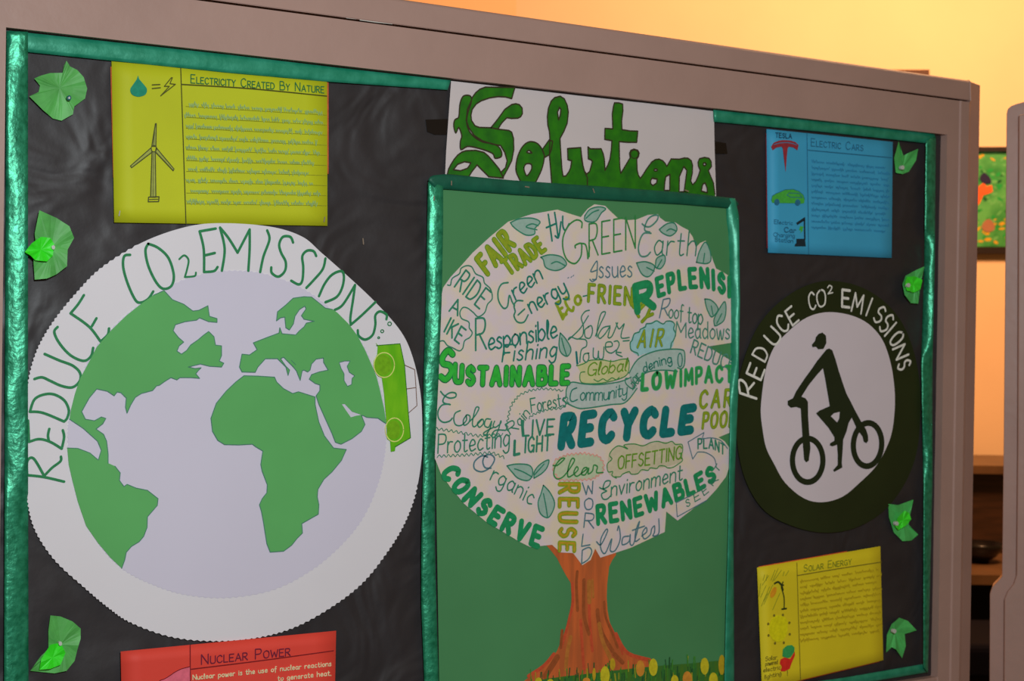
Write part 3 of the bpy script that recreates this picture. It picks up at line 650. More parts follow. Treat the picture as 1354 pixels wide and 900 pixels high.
LV = [((0, 30, 5.29), [(240, 390), (280, 372), (350, 352), (440, 350), (448, 300), (465, 265), (490, 305), (540, 330), (585, 380), (610, 460), (595, 530), (520, 585), (510, 640), (430, 685), (370, 670), (300, 610), (205, 515), (270, 485), (280, 440)], None, (485, 525), 'crumpled green paper leaf with a dark pin, topmost on the left side'),
 ((0, 260, 6.43), [(335, 115), (480, 180), (590, 250), (630, 350), (575, 450), (570, 590), (480, 660), (400, 695), (295, 705), (285, 560), (300, 370), (295, 310)], [(210, 470), (270, 395), (350, 340), (430, 350), (460, 400), (450, 500), (400, 550), (300, 540), (260, 500)], (455, 430), 'green paper leaf touching the left ribbon, bright leaf pointing left on top'),
 ((0, 660, 3.75), [(250, 575), (300, 580), (360, 605), (400, 640), (400, 690), (385, 740), (370, 800), (330, 850), (270, 862), (150, 850), (200, 780), (240, 740), (240, 650)], [(195, 845), (205, 790), (250, 720), (300, 710), (325, 760), (300, 820), (250, 840)], (300, 715), 'green paper leaf at the bottom left, beside the red card'),
 ((1160, 170, 3.6), [(102, 60), (112, 95), (125, 128), (150, 115), (195, 95), (185, 150), (150, 205), (120, 216), (88, 210), (80, 140)], None, (122, 185), 'dark green two-pointed paper leaf beside the blue card'),
 ((1160, 170, 3.6), [(120, 740), (135, 700), (180, 675), (225, 655), (215, 700), (203, 740), (200, 790), (195, 832), (160, 830), (130, 790)], [(130, 740), (140, 705), (180, 702), (215, 720), (205, 765), (175, 780), (140, 770)], (150, 745), 'green paper leaf against the right ribbon, above the cyclist disc'),
 ((1150, 640, 3.46), [(85, 90), (130, 95), (200, 70), (185, 140), (178, 185), (222, 230), (190, 258), (150, 260), (110, 220), (88, 150)], [(130, 150), (160, 120), (180, 130), (190, 160), (165, 190), (130, 210), (115, 190)], (125, 180), 'green paper leaf with a neon centre, below right of the cyclist disc'),
 ((1150, 640, 3.46), [(75, 770), (78, 690), (100, 640), (135, 610), (175, 625), (215, 668), (160, 685), (165, 740), (148, 795), (120, 755), (100, 745)], None, (115, 672), 'green paper leaf, three points down, right of the yellow solar card')]
for i, ((x0, y0, s), outl, inner, tk, lab) in enumerate(LV):
    T = lambda p: crop(x0, y0, s, p)
    left = i < 3; ctr = T([tk])[0]
    # centre of the fan: the mean of the outline and the pin
    lf = thing('paper_leaf', lab, 'paper leaf', tuple(BOARD.P(*ctr, .008)), 'crumpled paper leaves round the board')
    po = T(outl); cc = (sum(p[0] for p in po) / len(po), sum(p[1] for p in po) / len(po))
    fc = ctr if i in (3, 6) else cc
    d0 = .0135 if i in (1, 4) else .0065
    crumple(po, fc, d0, .0042, i + 1).build('leaf_sheet', M_LEAF if left else M_LEAFR, lf)
    if inner:
        pi = T(inner); ci = (sum(p[0] for p in pi) / len(pi), sum(p[1] for p in pi) / len(pi))
        crumple(pi, ci, d0 + .0065, .004, i + 9).build('inner_leaf', M_BRIGHT if left else M_BRIGHTR, lf, label='bright neon green inner leaf')
    r = 3.4 if i == 0 else 2.9
    mb = MB(); mb.prism(ellipse(ctr[0], ctr[1], r * .8, r, 14), d0 + .0125, .006)
    mb.build('pin', ink('dark_pin', (20, 80, 90), 100, .25) if i == 0 else mat('pale_pin', (.62, .66, .6), rough=.3, spec=.8), lf, bevel=.0006)
    if i == 0: MB().prism(ellipse(ctr[0], ctr[1], 1.3, 1.6, 10), d0 + .0128, .0003).build('pin_centre', M_STAPLE, lf)

# loose staples and black tape
for x, y, a, nm in ((480, 319, 88, 'small steel staple in the black paper right of the globe'), (1219.5, 693, 90, 'small steel staple beside the right ribbon, near the lower leaf')):
    o = MB().stroke([(x, y - 3.5), (x + .6, y + 3.5)], 1.7, .0062, False).build('staple', M_STAPLE); tag(o, nm, 'staple', 'loose staples')
tp = mat('black_tape', (0.008, 0.006, 0.006), rough=.35, spec=.5)
o = MB().prism([(563, 158), (597, 157), (597, 178), (575, 178), (565, 174)], .0055, .0006).build('black_tape', tp); tag(o, 'black tape strip at the left side of the Solutions banner', 'tape', 'black tape strips')
o = MB().prism([(940, 186), (960, 189), (962, 203), (940, 203)], .0055, .0006).build('black_tape', tp); tag(o, 'black tape strip at the right side of the Solutions banner', 'tape', 'black tape strips')
# ================================================================== Solutions banner
ban = thing('title_banner', 'white paper banner painted with the big green word Solutions', 'banner', tuple(BOARD.P(770, 180, .008)))
MB().prism([(596.5, 107), (680, 116.5), (770, 127), (860, 137), (944, 147), (945, 200), (947, 262), (770, 255), (588, 245), (590, 200)], .0072, .0004).build('banner_sheet', mat('greyish_white_paper', paint(170, 161, 160, 760), rough=.65, var=.02, scale=8), ban)
A = lambda p, n=5: catmull(crop(585, 95, 5.453, p), n, True)
A0 = lambda p: crop(585, 95, 5.453, [(x, max(y, 109 + (x - 270) * .012)) for x, y in p])
B0 = lambda p: crop(765, 110, 6.0, p)
GB = [
 ([A([(160, 170), (195, 170), (210, 190), (205, 230), (185, 290), (175, 360), (190, 420), (230, 470), (290, 505), (350, 515), (400, 535), (425, 570), (425, 610), (380, 622), (365, 590), (310, 565), (240, 545), (180, 537), (133, 560), (130, 500), (140, 460), (118, 400), (97, 440), (82, 390), (90, 345), (118, 325), (125, 240), (140, 190)], 3)]),
 ([A0([(215, 185), (240, 150), (270, 125), (310, 104), (350, 95), (430, 88), (500, 93), (523, 108), (512, 150), (500, 192), (455, 180), (400, 178), (340, 187), (280, 208), (245, 230), (215, 270), (206, 310), (210, 350), (235, 388), (265, 400), (345, 402), (420, 415), (480, 422), (500, 435), (513, 480), (515, 560), (500, 640), (470, 700), (440, 755), (420, 725), (455, 690), (467, 640), (450, 580), (420, 530), (360, 520), (290, 497), (230, 458), (190, 400), (172, 350), (180, 270), (205, 215)])]),
 ([A0([(350, 402), (380, 365), (400, 340), (450, 270), (500, 235), (530, 229), (555, 236), (575, 260), (577, 300), (565, 322), (545, 333), (500, 335), (465, 330), (430, 365), (400, 412)])]),
 ([A0([(35, 740), (45, 700), (60, 670), (85, 630), (110, 600), (140, 578), (170, 568), (240, 565), (300, 580), (330, 605), (365, 645), (410, 700), (440, 765), (335, 755), (290, 710), (250, 670), (235, 690), (215, 715), (190, 755)]), A0([(80, 705), (110, 665), (160, 647), (205, 655), (195, 675), (180, 695), (130, 712)])]),
 ([A([(530, 700), (540, 620), (570, 550), (610, 510), (650, 503), (690, 520), (720, 560), (735, 610), (720, 690), (690, 760), (660, 800), (580, 800), (545, 750)], 4), A([(608, 580), (625, 565), (645, 585)], 3), A([(588, 690), (605, 662), (640, 665), (643, 700), (612, 748), (595, 725)], 3)]),
 ([A0([(720, 560), (745, 525), (770, 490), (795, 500), (785, 560), (772, 595), (740, 615)])]),
 ([A0([(775, 480), (772, 430), (760, 380), (757, 320), (765, 260), (785, 210), (810, 185), (850, 175), (880, 195), (900, 240), (908, 290), (900, 370), (875, 430), (848, 480), (855, 600), (862, 700), (870, 752), (890, 750), (912, 720), (925, 690), (932, 640), (905, 632), (903, 552), (998, 545), (1005, 640), (1020, 700), (1032, 735), (1045, 760), (1045, 830), (790, 830), (780, 690), (772, 600)]), A0([(835, 330), (830, 290), (845, 255), (855, 270), (850, 310), (838, 345)])]),
 ([B0([(18, 515), (25, 580), (35, 650), (48, 700), (65, 720), (88, 700), (100, 660), (110, 620), (98, 606), (78, 600), (75, 505), (95, 520), (180, 520), (196, 560), (205, 600), (210, 690), (232, 650), (250, 600), (260, 530), (265, 455), (208, 445), (210, 358), (272, 362), (268, 240), (278, 180), (285, 155), (318, 155), (350, 165), (352, 220), (342, 300), (345, 368), (410, 378), (470, 380), (462, 468), (390, 468), (322, 462), (325, 600), (328, 670), (335, 715), (380, 640), (410, 590), (405, 555), (415, 532), (440, 522), (470, 532), (482, 555), (475, 582), (462, 600), (465, 690), (475, 730), (490, 755), (515, 720), (540, 680), (580, 625), (610, 605), (640, 602), (670, 615), (690, 640), (700, 660), (735, 600), (800, 602), (840, 592), (870, 595), (895, 615), (905, 650), (903, 710), (890, 775), (905, 805), (930, 780), (950, 735), (965, 690), (950, 655), (948, 625), (960, 598), (1000, 588), (1035, 595), (1052, 620), (1055, 660), (1030, 692), (1045, 730), (1070, 790), (1082, 880), (1082, 930), (-40, 870), (-40, 700)]),
   B0([(572, 770), (585, 752), (625, 760), (620, 790), (590, 812), (572, 795)]), B0([(680, 850), (684, 790), (692, 740), (725, 722), (724, 850)]), B0([(798, 862), (800, 740), (835, 660), (860, 690), (838, 860)]), B0([(975, 855), (980, 820), (988, 798), (1005, 790), (1020, 830), (1022, 868)]), B0(ellipse(1000, 642, 12, 12, 8)), B0(ellipse(612, 688, 14, 9, 8))])]
M_LET = mat('olive_green_poster_paint', paint(24, 82, 16, 760), col2=paint(34, 102, 12, 760), rough=.5, scale=50, spec=.35)
M_LETO = ink('brown_black_outline', (44, 40, 22), 760)
for i, loops in enumerate(GB):
    MB().prism(loops, .0080 + i * .00005, .0003).build('letter', M_LET, ban)
    mb = MB()
    for l in loops:
        if i == 7 and l is loops[0]: mb.stroke(l[:-3], 1.9, .0085, False)
        else: mb.stroke(l, 1.9, .0085 + i * .00004, False, True)
    mb.stroke(B0(ellipse(443, 563, 30, 33, 16)), 1.1, .0085, False, True) if i == 7 else None
    mb.build('letter_outline', M_LETO, ban)

# ================================================================== tree poster
tp_ = thing('tree_poster', 'tall green poster of a tree whose white crown is filled with environmental words', 'poster', tuple(BOARD.P(770, 600, .008)))
PD = .0095
MB().prism([(578, 248), (770, 259), (966, 270), (968, 600), (962, 935), (582, 975), (576, 600)], PD, .0005).build('poster_sheet', mat('mid_green_poster_paper', paint(60, 112, 70, 760), rough=.6, var=.06, scale=5), tp_)
crown = [(572, 600), (572, 420), (582, 400), (586, 380), (596, 366), (610, 351), (625, 334), (648, 313), (672, 293), (703, 283), (737, 277), (752, 282), (768, 287), (777, 276), (786, 270), (800, 272), (808, 280), (818, 289), (830, 291), (842, 290), (857, 284), (870, 283), (873, 288), (880, 293), (893, 294), (902, 300), (910, 304), (916, 313), (920, 327), (926, 321), (933, 318), (939, 332), (943, 345), (947, 355), (955, 359), (966, 366), (967, 453), (936, 458), (967, 477), (967, 571), (950, 578), (958, 583), (966, 594), (966, 612), (960, 630), (947, 647), (933, 662), (917, 672), (896, 688), (881, 676), (879, 703), (834, 724), (794, 737), (787, 725), (781, 740), (770, 747), (758, 731), (741, 730), (730, 720), (701, 723), (687, 716), (642, 689), (614, 666), (595, 643), (583, 626), (576, 608)]
M_CROWN = mat('crayon_tinted_white_paper', paint(180, 166, 168, 760), col2=paint(184, 170, 150, 760), rough=.65, scale=30, sharp=(.4, .65), spec=.25)
cr_ = MB().prism(crown, PD + .0012, .0004).build('crown_sheet', M_CROWN, tp_, label='pale crown-shaped sheet tinted pink and yellow')
CD = PD + .0014
# tree trunk
T = lambda p: crop(690, 700, 4.5, p)
trunk = T([(145, 60), (145, 92), (170, 120), (210, 170), (240, 230), (265, 275), (290, 315), (298, 350), (300, 430), (288, 500), (270, 560), (240, 650), (210, 720), (175, 775), (130, 820), (80, 850), (20, 895), (-40, 960), (-40, 1150), (830, 1100), (830, 900), (780, 770), (740, 770), (700, 762), (650, 735), (600, 700), (565, 650), (540, 600), (522, 545), (510, 480), (505, 400), (508, 320), (520, 220), (538, 180), (560, 150), (560, 60)])
MB().prism(trunk, PD + .0005, .0003).build('trunk', mat('orange_brown_paint', paint(150, 76, 38, 760), col2=paint(172, 84, 40, 760), rough=.6, scale=30, stretch=(2.2, 1, .25), detail=5, sharp=(.4, .6)), tp_, label='orange-brown painted trunk')
TS = {'red_brown_stroke': ((164, 66, 38), [([(300, 320), (303, 430), (285, 520), (265, 600), (235, 700)], 3), ([(400, 440), (405, 560), (420, 720)], 3), ([(560, 620), (600, 700), (650, 745), (760, 775)], 3.4), ([(190, 740), (130, 810), (40, 870)], 3.4), ([(350, 540), (360, 700), (370, 830)], 3), ([(520, 560), (570, 660), (600, 740)], 2)]),
      'ochre_stroke': ((150, 92, 38), [([(290, 640), (270, 730), (262, 830)], 4), ([(460, 560), (480, 660), (520, 750), (545, 800)], 4), ([(400, 310), (402, 430)], 4.5), ([(420, 300), (425, 400)], 2.5), ([(335, 830), (345, 900)], 2)]),
      'dark_brown_stroke': ((128, 66, 32), [([(370, 300), (368, 420), (372, 520), (400, 620)], 3.5), ([(450, 480), (460, 560), (490, 640), (540, 720)], 4), ([(210, 760), (160, 840), (140, 870)], 6), ([(330, 250), (325, 330), (332, 480)], 3), ([(490, 430), (500, 520), (540, 620), (570, 700)], 2.5), ([(550, 740), (600, 790)], 4), ([(240, 600), (232, 700)], 3)])}
for i, (nm, (c, L_)) in enumerate(TS.items()):
    for p, w_ in L_: MB().stroke(T(p), w_ * 1.5, PD + .0006 + i * .0001).build(nm, ink('trunk_' + nm, c, 760), tp_)
# meadow
mg2 = mat('meadow_green_paint', paint(40, 92, 40, 760), col2=paint(58, 96, 28, 760), rough=.6, scale=60, sharp=(.4, .6), stretch=(1.4, 1, .4))
MB().prism([(700, 903), (722, 897), (745, 894), (790, 889), (830, 884), (870, 880), (910, 877), (962, 872), (962, 933), (590, 972), (590, 920)], PD + .0007, .0001).build('meadow', mg2, tp_)
rg = random.Random(5)
for nm, c in (('grass_blade_stroke', (52, 110, 34)), ('dark_grass_stroke', (30, 70, 36)), ('yellow_grass_stroke', (132, 128, 30))):
    mb = MB()
    for i in range(60 if 'yellow' not in nm else 26):
        x = rg.uniform(700, 958); y = 905 - (x - 700) * .1 + rg.uniform(-6, 22); mb.stroke([(x, y), (x + rg.uniform(-1.5, 1.5), y - rg.uniform(8, 16))], rg.uniform(1, 2.2), PD + .0009 + rg.random() * .0002, False)
    mb.build(nm, ink(nm, c, 760), tp_)['kind'] = 'stuff'
for x, y, rx_, ry_, c in ((495, 868, 28, 56, 0), (540, 800, 16, 36, 2), (705, 825, 26, 48, 1), (782, 818, 26, 52, 0), (1088, 812, 25, 50, 0), (1190, 804, 20, 60, 2), (1140, 895, 26, 46, 0), (985, 888, 28, 46, 1), (910, 900, 22, 36, 0), (430, 860, 10, 38, 2), (385, 898, 22, 18, 1), (100, 905, 20, 26, 0), (170, 910, 20, 22, 0), (620, 950, 25, 50, 0), (860, 960, 25, 50, 1), (1050, 950, 25, 50, 0)):
    MB().prism(T(ellipse(x, y, rx_, ry_, 18)), PD + .00125, .0001).build('tulip', ink(['yellow_tulip_paint', 'orange_tulip_paint', 'ochre_tulip_paint'][c], [(168, 158, 30), (176, 118, 40), (160, 132, 26)][c], 760), tp_)

INK = {'teal': (40, 108, 84), 'dteal': (20, 100, 84), 'pale': (62, 114, 98), 'slate': (66, 100, 108), 'green': (38, 128, 62), 'grout': (22, 98, 56), 'bright': (40, 150, 48), 'olive': (118, 134, 28), 'oliveo': (84, 122, 30), 'recy': (8, 94, 92), 'gthin': (44, 112, 56), 'emer': (24, 118, 72), 'emero': (42, 138, 92), 'orng': (156, 124, 30), 'red': (196, 120, 112)}
def cink(k): return ink('pen_' + k, INK[k], 760)
def word(text, path, up, col='teal', w=1.5, gap=.2, ups=None, jit=0, col2=None, w2=None, extra=(), d=CD, name='word'):
    if w < 2.3: w *= 1.3
    mb = MB(); mbs, ws, ds = [mb], [w], [d + .0002]
    if col2: m2 = MB(); mbs.append(m2); ws.append(w2); ds.append(d + .0005)
    text_path(mbs, text, path, up, ws, ds, gap=gap, jit=jit, ups=ups)
    for e in extra:
        mb.stroke(e, w, d + .0002)
        if col2: m2.stroke(e, w2, d + .0005)
    o = mb.build(name, cink(col), tp_)
    if col2: m2.build('word_fill', cink(col2), o)
    return o
def fill(pts, c, nm, d=CD, smooth=True, n=4):
    MB().prism(catmull(pts, n, True) if smooth else pts, d + .00005, .0001).build(nm, ink('tint_' + nm + '_%d' % c[0], c, 760, var=.06), tp_)
def line(strokes, col, w, nm, smooth=True, d=CD):
    mb = MB()
    if w < 2.3 and nm == 'word': w *= 1.22
    for s in strokes: mb.stroke(s, w, d + .0003, smooth)
    return mb.build(nm, cink(col), tp_)
C1 = lambda p: crop(570, 260, 6, p)
C2 = lambda p: crop(770, 260, 6, p)
C3 = lambda p: crop(570, 400, 6, p)
C4 = lambda p: crop(770, 400, 6, p)
C5 = lambda p: crop(570, 530, 6, p)
C6 = lambda p: crop(770, 530, 6, p)
C7 = lambda p: crop(570, 340, 6.43, p)
C8 = lambda p: crop(740, 400, 7.5, p)
C9 = lambda p: crop(660, 500, 6.77, p)
C10 = lambda p: crop(570, 590, 6.43, p)
C11 = lambda p: crop(860, 560, 6.425, p)
C12 = lambda p: crop(830, 390, 6.92, p)
C13 = lambda p: crop(720, 580, 5.294, p)
# leaf doodles
for p, vein in ((C1([(630, 205), (700, 175), (800, 170), (865, 200), (825, 250), (820, 295), (760, 305), (700, 275), (650, 235)]), C1([(850, 230), (800, 215), (755, 240), (840, 262)])),
    (C1([(870, 480), (940, 460), (1030, 475), (1075, 530), (1040, 570), (980, 585), (910, 560), (890, 500)]), C1([(1060, 545), (1000, 515), (955, 530)])),
    (C2([(20, 150), (60, 100), (130, 80), (185, 95), (150, 130), (110, 190), (60, 200), (20, 185)]), C2([(30, 170), (80, 125), (130, 105)])),
    (C2([(610, 260), (670, 215), (730, 210), (750, 265), (700, 310), (640, 290)]), C2([(740, 270), (700, 255), (670, 270)])),
    (C2([(905, 520), (930, 430), (975, 360), (1010, 420), (1020, 500), (985, 530)]), C2([(960, 520), (970, 450)])),
    (C2([(430, 525), (500, 515), (570, 545), (560, 600), (520, 635), (470, 610)]), C2([(570, 590), (510, 560)])),
    (C2([(580, 560), (590, 490), (650, 465), (655, 520), (620, 570)]), C2([(590, 570), (630, 500)])),
    (C12([(705, 35), (760, 45), (810, 90), (825, 140), (770, 200), (735, 150), (715, 90)]), C12([(780, 180), (765, 100)])),
    (C12([(795, 280), (790, 220), (830, 140), (885, 60), (900, 130), (880, 230), (820, 275)]), C12([(815, 260), (860, 170)])),
    (C3([(1025, 240), (1070, 290), (1110, 370), (1080, 425), (1030, 395), (1015, 330)]), C3([(1075, 420), (1050, 340), (1035, 280)])),
    (C10([(645, 165), (720, 150), (820, 155), (860, 190), (860, 250), (820, 290), (740, 270), (690, 220)]), C10([(860, 260), (780, 215), (710, 190)])),
    (C10([(875, 270), (880, 210), (930, 150), (1000, 115), (985, 180), (940, 230)]), C10([(880, 240), (960, 150)])),
    (C10([(955, 330), (1010, 390), (1050, 480), (1030, 560), (990, 605), (930, 570), (910, 480), (935, 400)]), C10([(990, 600), (975, 500), (955, 400)]))):
    fill(p, (126, 150, 138), 'leaf_doodle')
    line([list(p) + [p[0]], vein], 'teal', 1.8, 'leaf_outline')
word('FAIR', [(645, 362), (680, 324)], (-15, -20), 'oliveo', 7.8, .5, col2='olive', w2=5.4)
word('TRADE', [(674, 362), (698, 347), (721, 330)], (-11, -16), 'oliveo', 6.4, .46, col2='olive', w2=4.2)
line([C1([(930, 140), (945, 240), (960, 350)]), C1([(915, 245), (985, 215)]), C1([(980, 125), (995, 220), (1008, 322)]), C1([(985, 310), (1012, 320), (1030, 200)]), C1([(1045, 155), (1045, 230), (1065, 265), (1095, 215)])], 'dteal', 2.6, 'word')
word('REEN', [(779, 339), (840, 328)], (0, -43), 'gthin', 2.3, .25)
line([C1([(1195, 245), (1195, 200), (1150, 185), (1090, 230), (1048, 320), (1048, 420), (1080, 500), (1140, 530), (1185, 480), (1195, 420), (1190, 370), (1145, 385), (1145, 405)]), C1([(1190, 370), (1225, 380), (1240, 440), (1245, 490), (1258, 400)])], 'gthin', 2.3, 'word')
word('arth', [(864, 337), (920, 338)], (3, -32), 'teal', 1.6, .18)
line([C2([(475, 215), (500, 235), (540, 235), (590, 190), (600, 150), (560, 150), (520, 180), (495, 240), (500, 270), (535, 280)]), C2([(545, 290), (490, 290), (458, 340), (445, 420), (465, 470), (510, 470), (540, 440)])], 'pale', 1.9, 'word')
word('ssues', [(792, 367), (836, 366)], (0, -24), 'slate', 1.5, .16)
line([C2([(80, 655), (110, 650), (118, 580), (115, 510), (70, 580), (75, 595), (120, 580)]), C2([(60, 655), (80, 672), (110, 655)])], 'slate', 1.5, 'word')
word('EC', [(744, 418), (760, 409)], (-9, -17), 'olive', 4.2, .5)
line([C1(ellipse(1165, 820, 24, 34, 12) + [(1189, 820)])], 'olive', 4.4, 'word', False)
line([C3([(1010, 50), (1045, 130), (1085, 50)]), C3([(1045, 130), (1048, 90)])], 'olive', 4, 'word', False)
word('-', [(771, 396), (776, 395)], (0, -14), 'teal', 1.5)
word('FRIEN', [(778, 398), (835, 403)], (1, -22), 'oliveo', 5.0, .42, col2='olive', w2=3.2)
word('DLY', [(836, 403), (843, 416), (851, 428)], (12, -13), 'oliveo', 5.2, .4, col2='olive', w2=3.4)
word('R', [(843, 411), (864, 405)], (-3, -32), 'emer', 11, .3, d=CD + .0008)
word('EPLENISH', [(871, 391), (893, 383), (915, 379), (935, 379), (952, 385), (972, 396)], (-3, -22), 'emer', 6.6, .5, ups=(0, -25))
word('RIDE', [(601, 379), (634, 408)], (15, -22), 'teal', 2.0, .3)
word('A', [(594, 411), (605, 417)], (6, -18), 'teal', 2.0)
word('IKE', [(587, 438), (607, 454)], (9, -18), 'teal', 2.1, .3)
line([C7([(140, 235), (165, 235), (180, 180), (240, 140), (255, 95), (300, 72), (345, 82), (380, 140), (440, 170), (455, 220), (505, 270), (520, 350), (480, 400), (455, 470), (400, 505), (360, 470), (310, 432), (270, 428), (245, 470), (260, 520), (320, 550), (325, 600), (350, 640), (330, 680), (285, 710), (270, 770), (240, 795), (185, 770), (140, 750), (105, 710), (60, 720)])], 'teal', 1.8, 'cloud_outline')
word('reen', [(682, 396), (718, 368)], (-9, -21), 'dteal', 1.9, .12)
line([C7([(655, 215), (600, 228), (570, 290), (575, 370), (615, 432), (650, 415), (665, 325), (690, 380), (710, 412)])], 'teal', 1.9, 'word')
word('nergy', [(703, 414), (751, 386)], (-9, -20), 'dteal', 2.0, .14)
line([C7([(780, 370), (730, 370), (705, 410), (715, 460), (705, 500), (735, 550), (790, 550), (825, 490)]), C7([(795, 440), (740, 490)])], 'teal', 1.9, 'word')
word('R', [(629, 463), (643, 461)], (0, -42), 'teal', 2.1)
word('esponsible', [(646, 463), (690, 455), (737, 446)], (-1, -25), 'dteal', 2.0, .1)
word('Fishing', [(664, 478), (700, 475), (736, 471)], (3, -22), 'dteal', 1.9, .18)
word('S', [(581, 503), (597, 500)], (3, -38), 'grout', 10, .3, col2='bright', w2=7)
word('USTAINABLE', [(601, 504), (625, 508), (700, 508), (751, 506)], (1, -22), 'grout', 8.6, .5, col2='bright', w2=6)
line([crop(570, 490, 7.5, [(95, 205), (125, 240), (180, 270), (240, 260), (245, 225), (200, 215), (150, 240), (118, 290), (130, 320), (190, 335)]), crop(570, 490, 7.5, [(180, 330), (110, 340), (70, 400), (75, 470), (120, 510), (180, 500), (210, 470)])], 'teal', 1.8, 'word')
line([crop(570, 490, 7.5, p) for p in ([(290, 395), (240, 420), (225, 480), (245, 535), (300, 540), (350, 490), (350, 440), (385, 450), (375, 510), (330, 540), (320, 490), (350, 440)], [(385, 500), (440, 440), (475, 370), (445, 365), (420, 450), (410, 530), (430, 555), (470, 520), (510, 480), (520, 520), (480, 560), (460, 520), (500, 480)], [(590, 480), (545, 480), (530, 540), (570, 560), (600, 500), (585, 570), (540, 640), (520, 620), (560, 590), (620, 560)], [(630, 500), (615, 545), (640, 560), (690, 520), (690, 500), (665, 590), (625, 660), (600, 640), (640, 590), (740, 590)])], 'teal', 1.6, 'word')
def zig(path, amp, per, col, w, nm):
    c = []; L = 0; s = 1
    for a, b in zip(path, path[1:]):
        n = max(1, int(math.dist(a, b) / per))
        for k in range(n):
            t = k / n; l = math.dist(a, b); nx, ny = -(b[1] - a[1]) / l, (b[0] - a[0]) / l
            c.append((a[0] + (b[0] - a[0]) * t + nx * amp * s, a[1] + (b[1] - a[1]) * t + ny * amp * s)); s = -s
    line([c], col, w, nm)
zig([(574, 566), (600, 570), (632, 576), (668, 574)], 1.6, 3, 'teal', 1.2, 'wavy_line')
zig([(578, 603), (620, 601), (650, 598), (670, 606)], 1.6, 3, 'teal', 1.2, 'wavy_line')
word('Protecting', [(579, 599), (630, 596), (674, 589)], (1, -25), 'teal', 1.6, .14)
word('R', [(675, 574), (686, 567)], (-7, -13), 'teal', 1.4)
word('ain', [(688, 564), (701, 547)], (-9, -10), 'teal', 1.3, .12)
word('Forests', [(703, 545), (725, 541), (749, 536)], (-2, -18), 'teal', 1.4, .14)
zig(C9([(70, 470), (75, 380), (95, 280), (120, 220), (180, 150), (270, 110), (380, 92), (480, 98), (590, 115)]) , 1.2, 2.6, 'teal', 1.2, 'zigzag_line')
zig(C9([(600, 160), (620, 220), (570, 265), (430, 280), (310, 320), (250, 370)]), 1.2, 2.6, 'teal', 1.2, 'zigzag_line')
cm = C9([(600, 170), (605, 90), (650, 35), (760, 50), (900, 55), (1080, 30), (1180, -10)]); cb = C9([(1235, 90), (1130, 215), (1000, 235), (780, 268), (700, 265), (610, 225)])
gt = C4([(370, 560), (440, 450), (560, 390), (680, 370), (785, 372), (812, 400), (810, 490), (785, 525), (755, 515)]); gb_ = C4([(755, 545), (640, 535), (520, 550), (440, 610), (400, 690)])
fill(cm + cb, (150, 160, 154), 'banner_tint', smooth=False)
fill(gt + gb_, (142, 158, 150), 'banner_tint', smooth=False)
line([cm, cb, C9([(600, 170), (575, 190), (610, 225)]), gt, gb_], 'teal', 1.8, 'banner_outline')
word('ommunity', [(767, 529), (800, 529), (829, 522)], (1, -17), 'dteal', 1.3, .1)
line([C9([(695, 85), (650, 110), (635, 180), (655, 208), (700, 190)])], 'dteal', 1.5, 'word')
word('Gar', [(836, 516), (850, 500)], (-12, -12), 'teal', 1.3, .1)
word('dening', [(851, 493), (870, 484), (889, 479)], (-2, -12), 'dteal', 1.4, .14)
line([C4(ellipse(775, 455, 18, 55, 14) + [(793, 455)])], 'dteal', 1.6, 'exclamation_doodle', False)
word('LIVE', [(691, 576), (732, 574)], (1, -20), 'teal', 2.2, .25)
line([C9([(205, 385), (215, 510)])], 'teal', 4.5, 'word_fill', False)
word('IGHT', [(694, 598), (727, 595)], (1, -20), 'teal', 2.2, .3)
line([C9([(140, 560), (135, 685)]), C9([(135, 685), (180, 675)])], 'teal', 4, 'word', False)
word('RECYCLE', [(742, 590), (780, 584), (830, 578), (880, 573), (913, 568)], (4, -39), 'recy', 12.5, .55, ups=(4, -29), jit=.02)
fill(C8([(180, 620), (300, 572), (420, 567), (520, 582), (620, 560), (685, 572), (680, 690), (620, 745), (470, 788), (330, 803), (215, 788), (205, 690)]), (168, 166, 120), 'globe_tint')
line([C8([(185, 600), (170, 625), (240, 605), (300, 572), (420, 567), (520, 582), (620, 560), (685, 572), (680, 690), (620, 745), (470, 788), (330, 803), (215, 788), (205, 700), (250, 685)]), C8([(340, 760), (380, 780), (430, 755), (470, 775), (520, 745), (560, 765), (590, 740)])], 'gthin', 1.4, 'label_outline')
word('Global', [(776, 497), (800, 494), (828, 490)], (3, -17), 'oliveo', 1.5, .12)
line([C8(p) for p in ([(295, 75), (250, 90), (215, 150), (235, 230), (230, 320), (180, 360), (110, 340), (90, 365), (200, 260), (285, 130)], [(290, 240), (250, 270), (255, 340), (300, 350), (325, 290), (315, 230), (280, 240)], [(355, 330), (400, 220), (455, 100), (410, 110), (375, 250), (370, 340)], [(500, 230), (430, 250), (385, 320), (400, 355), (450, 310), (500, 240), (480, 340), (520, 330), (575, 200)], [(560, 200), (590, 260), (640, 210), (615, 290), (615, 350), (690, 345)], [(690, 375), (630, 380)])], 'teal', 1.5, 'word')
line([C8(p) for p in ([(190, 360), (260, 370), (265, 430), (215, 470), (200, 590)], [(290, 500), (245, 510), (235, 560), (265, 590), (290, 550), (285, 500)], [(335, 450), (335, 540), (375, 550), (385, 480), (390, 550), (430, 550), (440, 440)], [(460, 440), (520, 430), (510, 390), (460, 400), (460, 470), (510, 500), (560, 470)], [(540, 385), (575, 380), (590, 420), (560, 500), (620, 535)], [(560, 490), (610, 495)])], 'teal', 1.5, 'word')
line([C8([(165, 490), (175, 600)])], 'recy', 3.2, 'word_fill', False)
air = C8([(710, 470), (705, 380), (740, 310), (800, 270), (860, 215), (960, 182), (1030, 210), (1100, 180), (1140, 230), (1140, 330), (1110, 450), (1000, 470), (850, 505), (780, 525)])
fill(air, (128, 166, 166), 'cloud_tint')
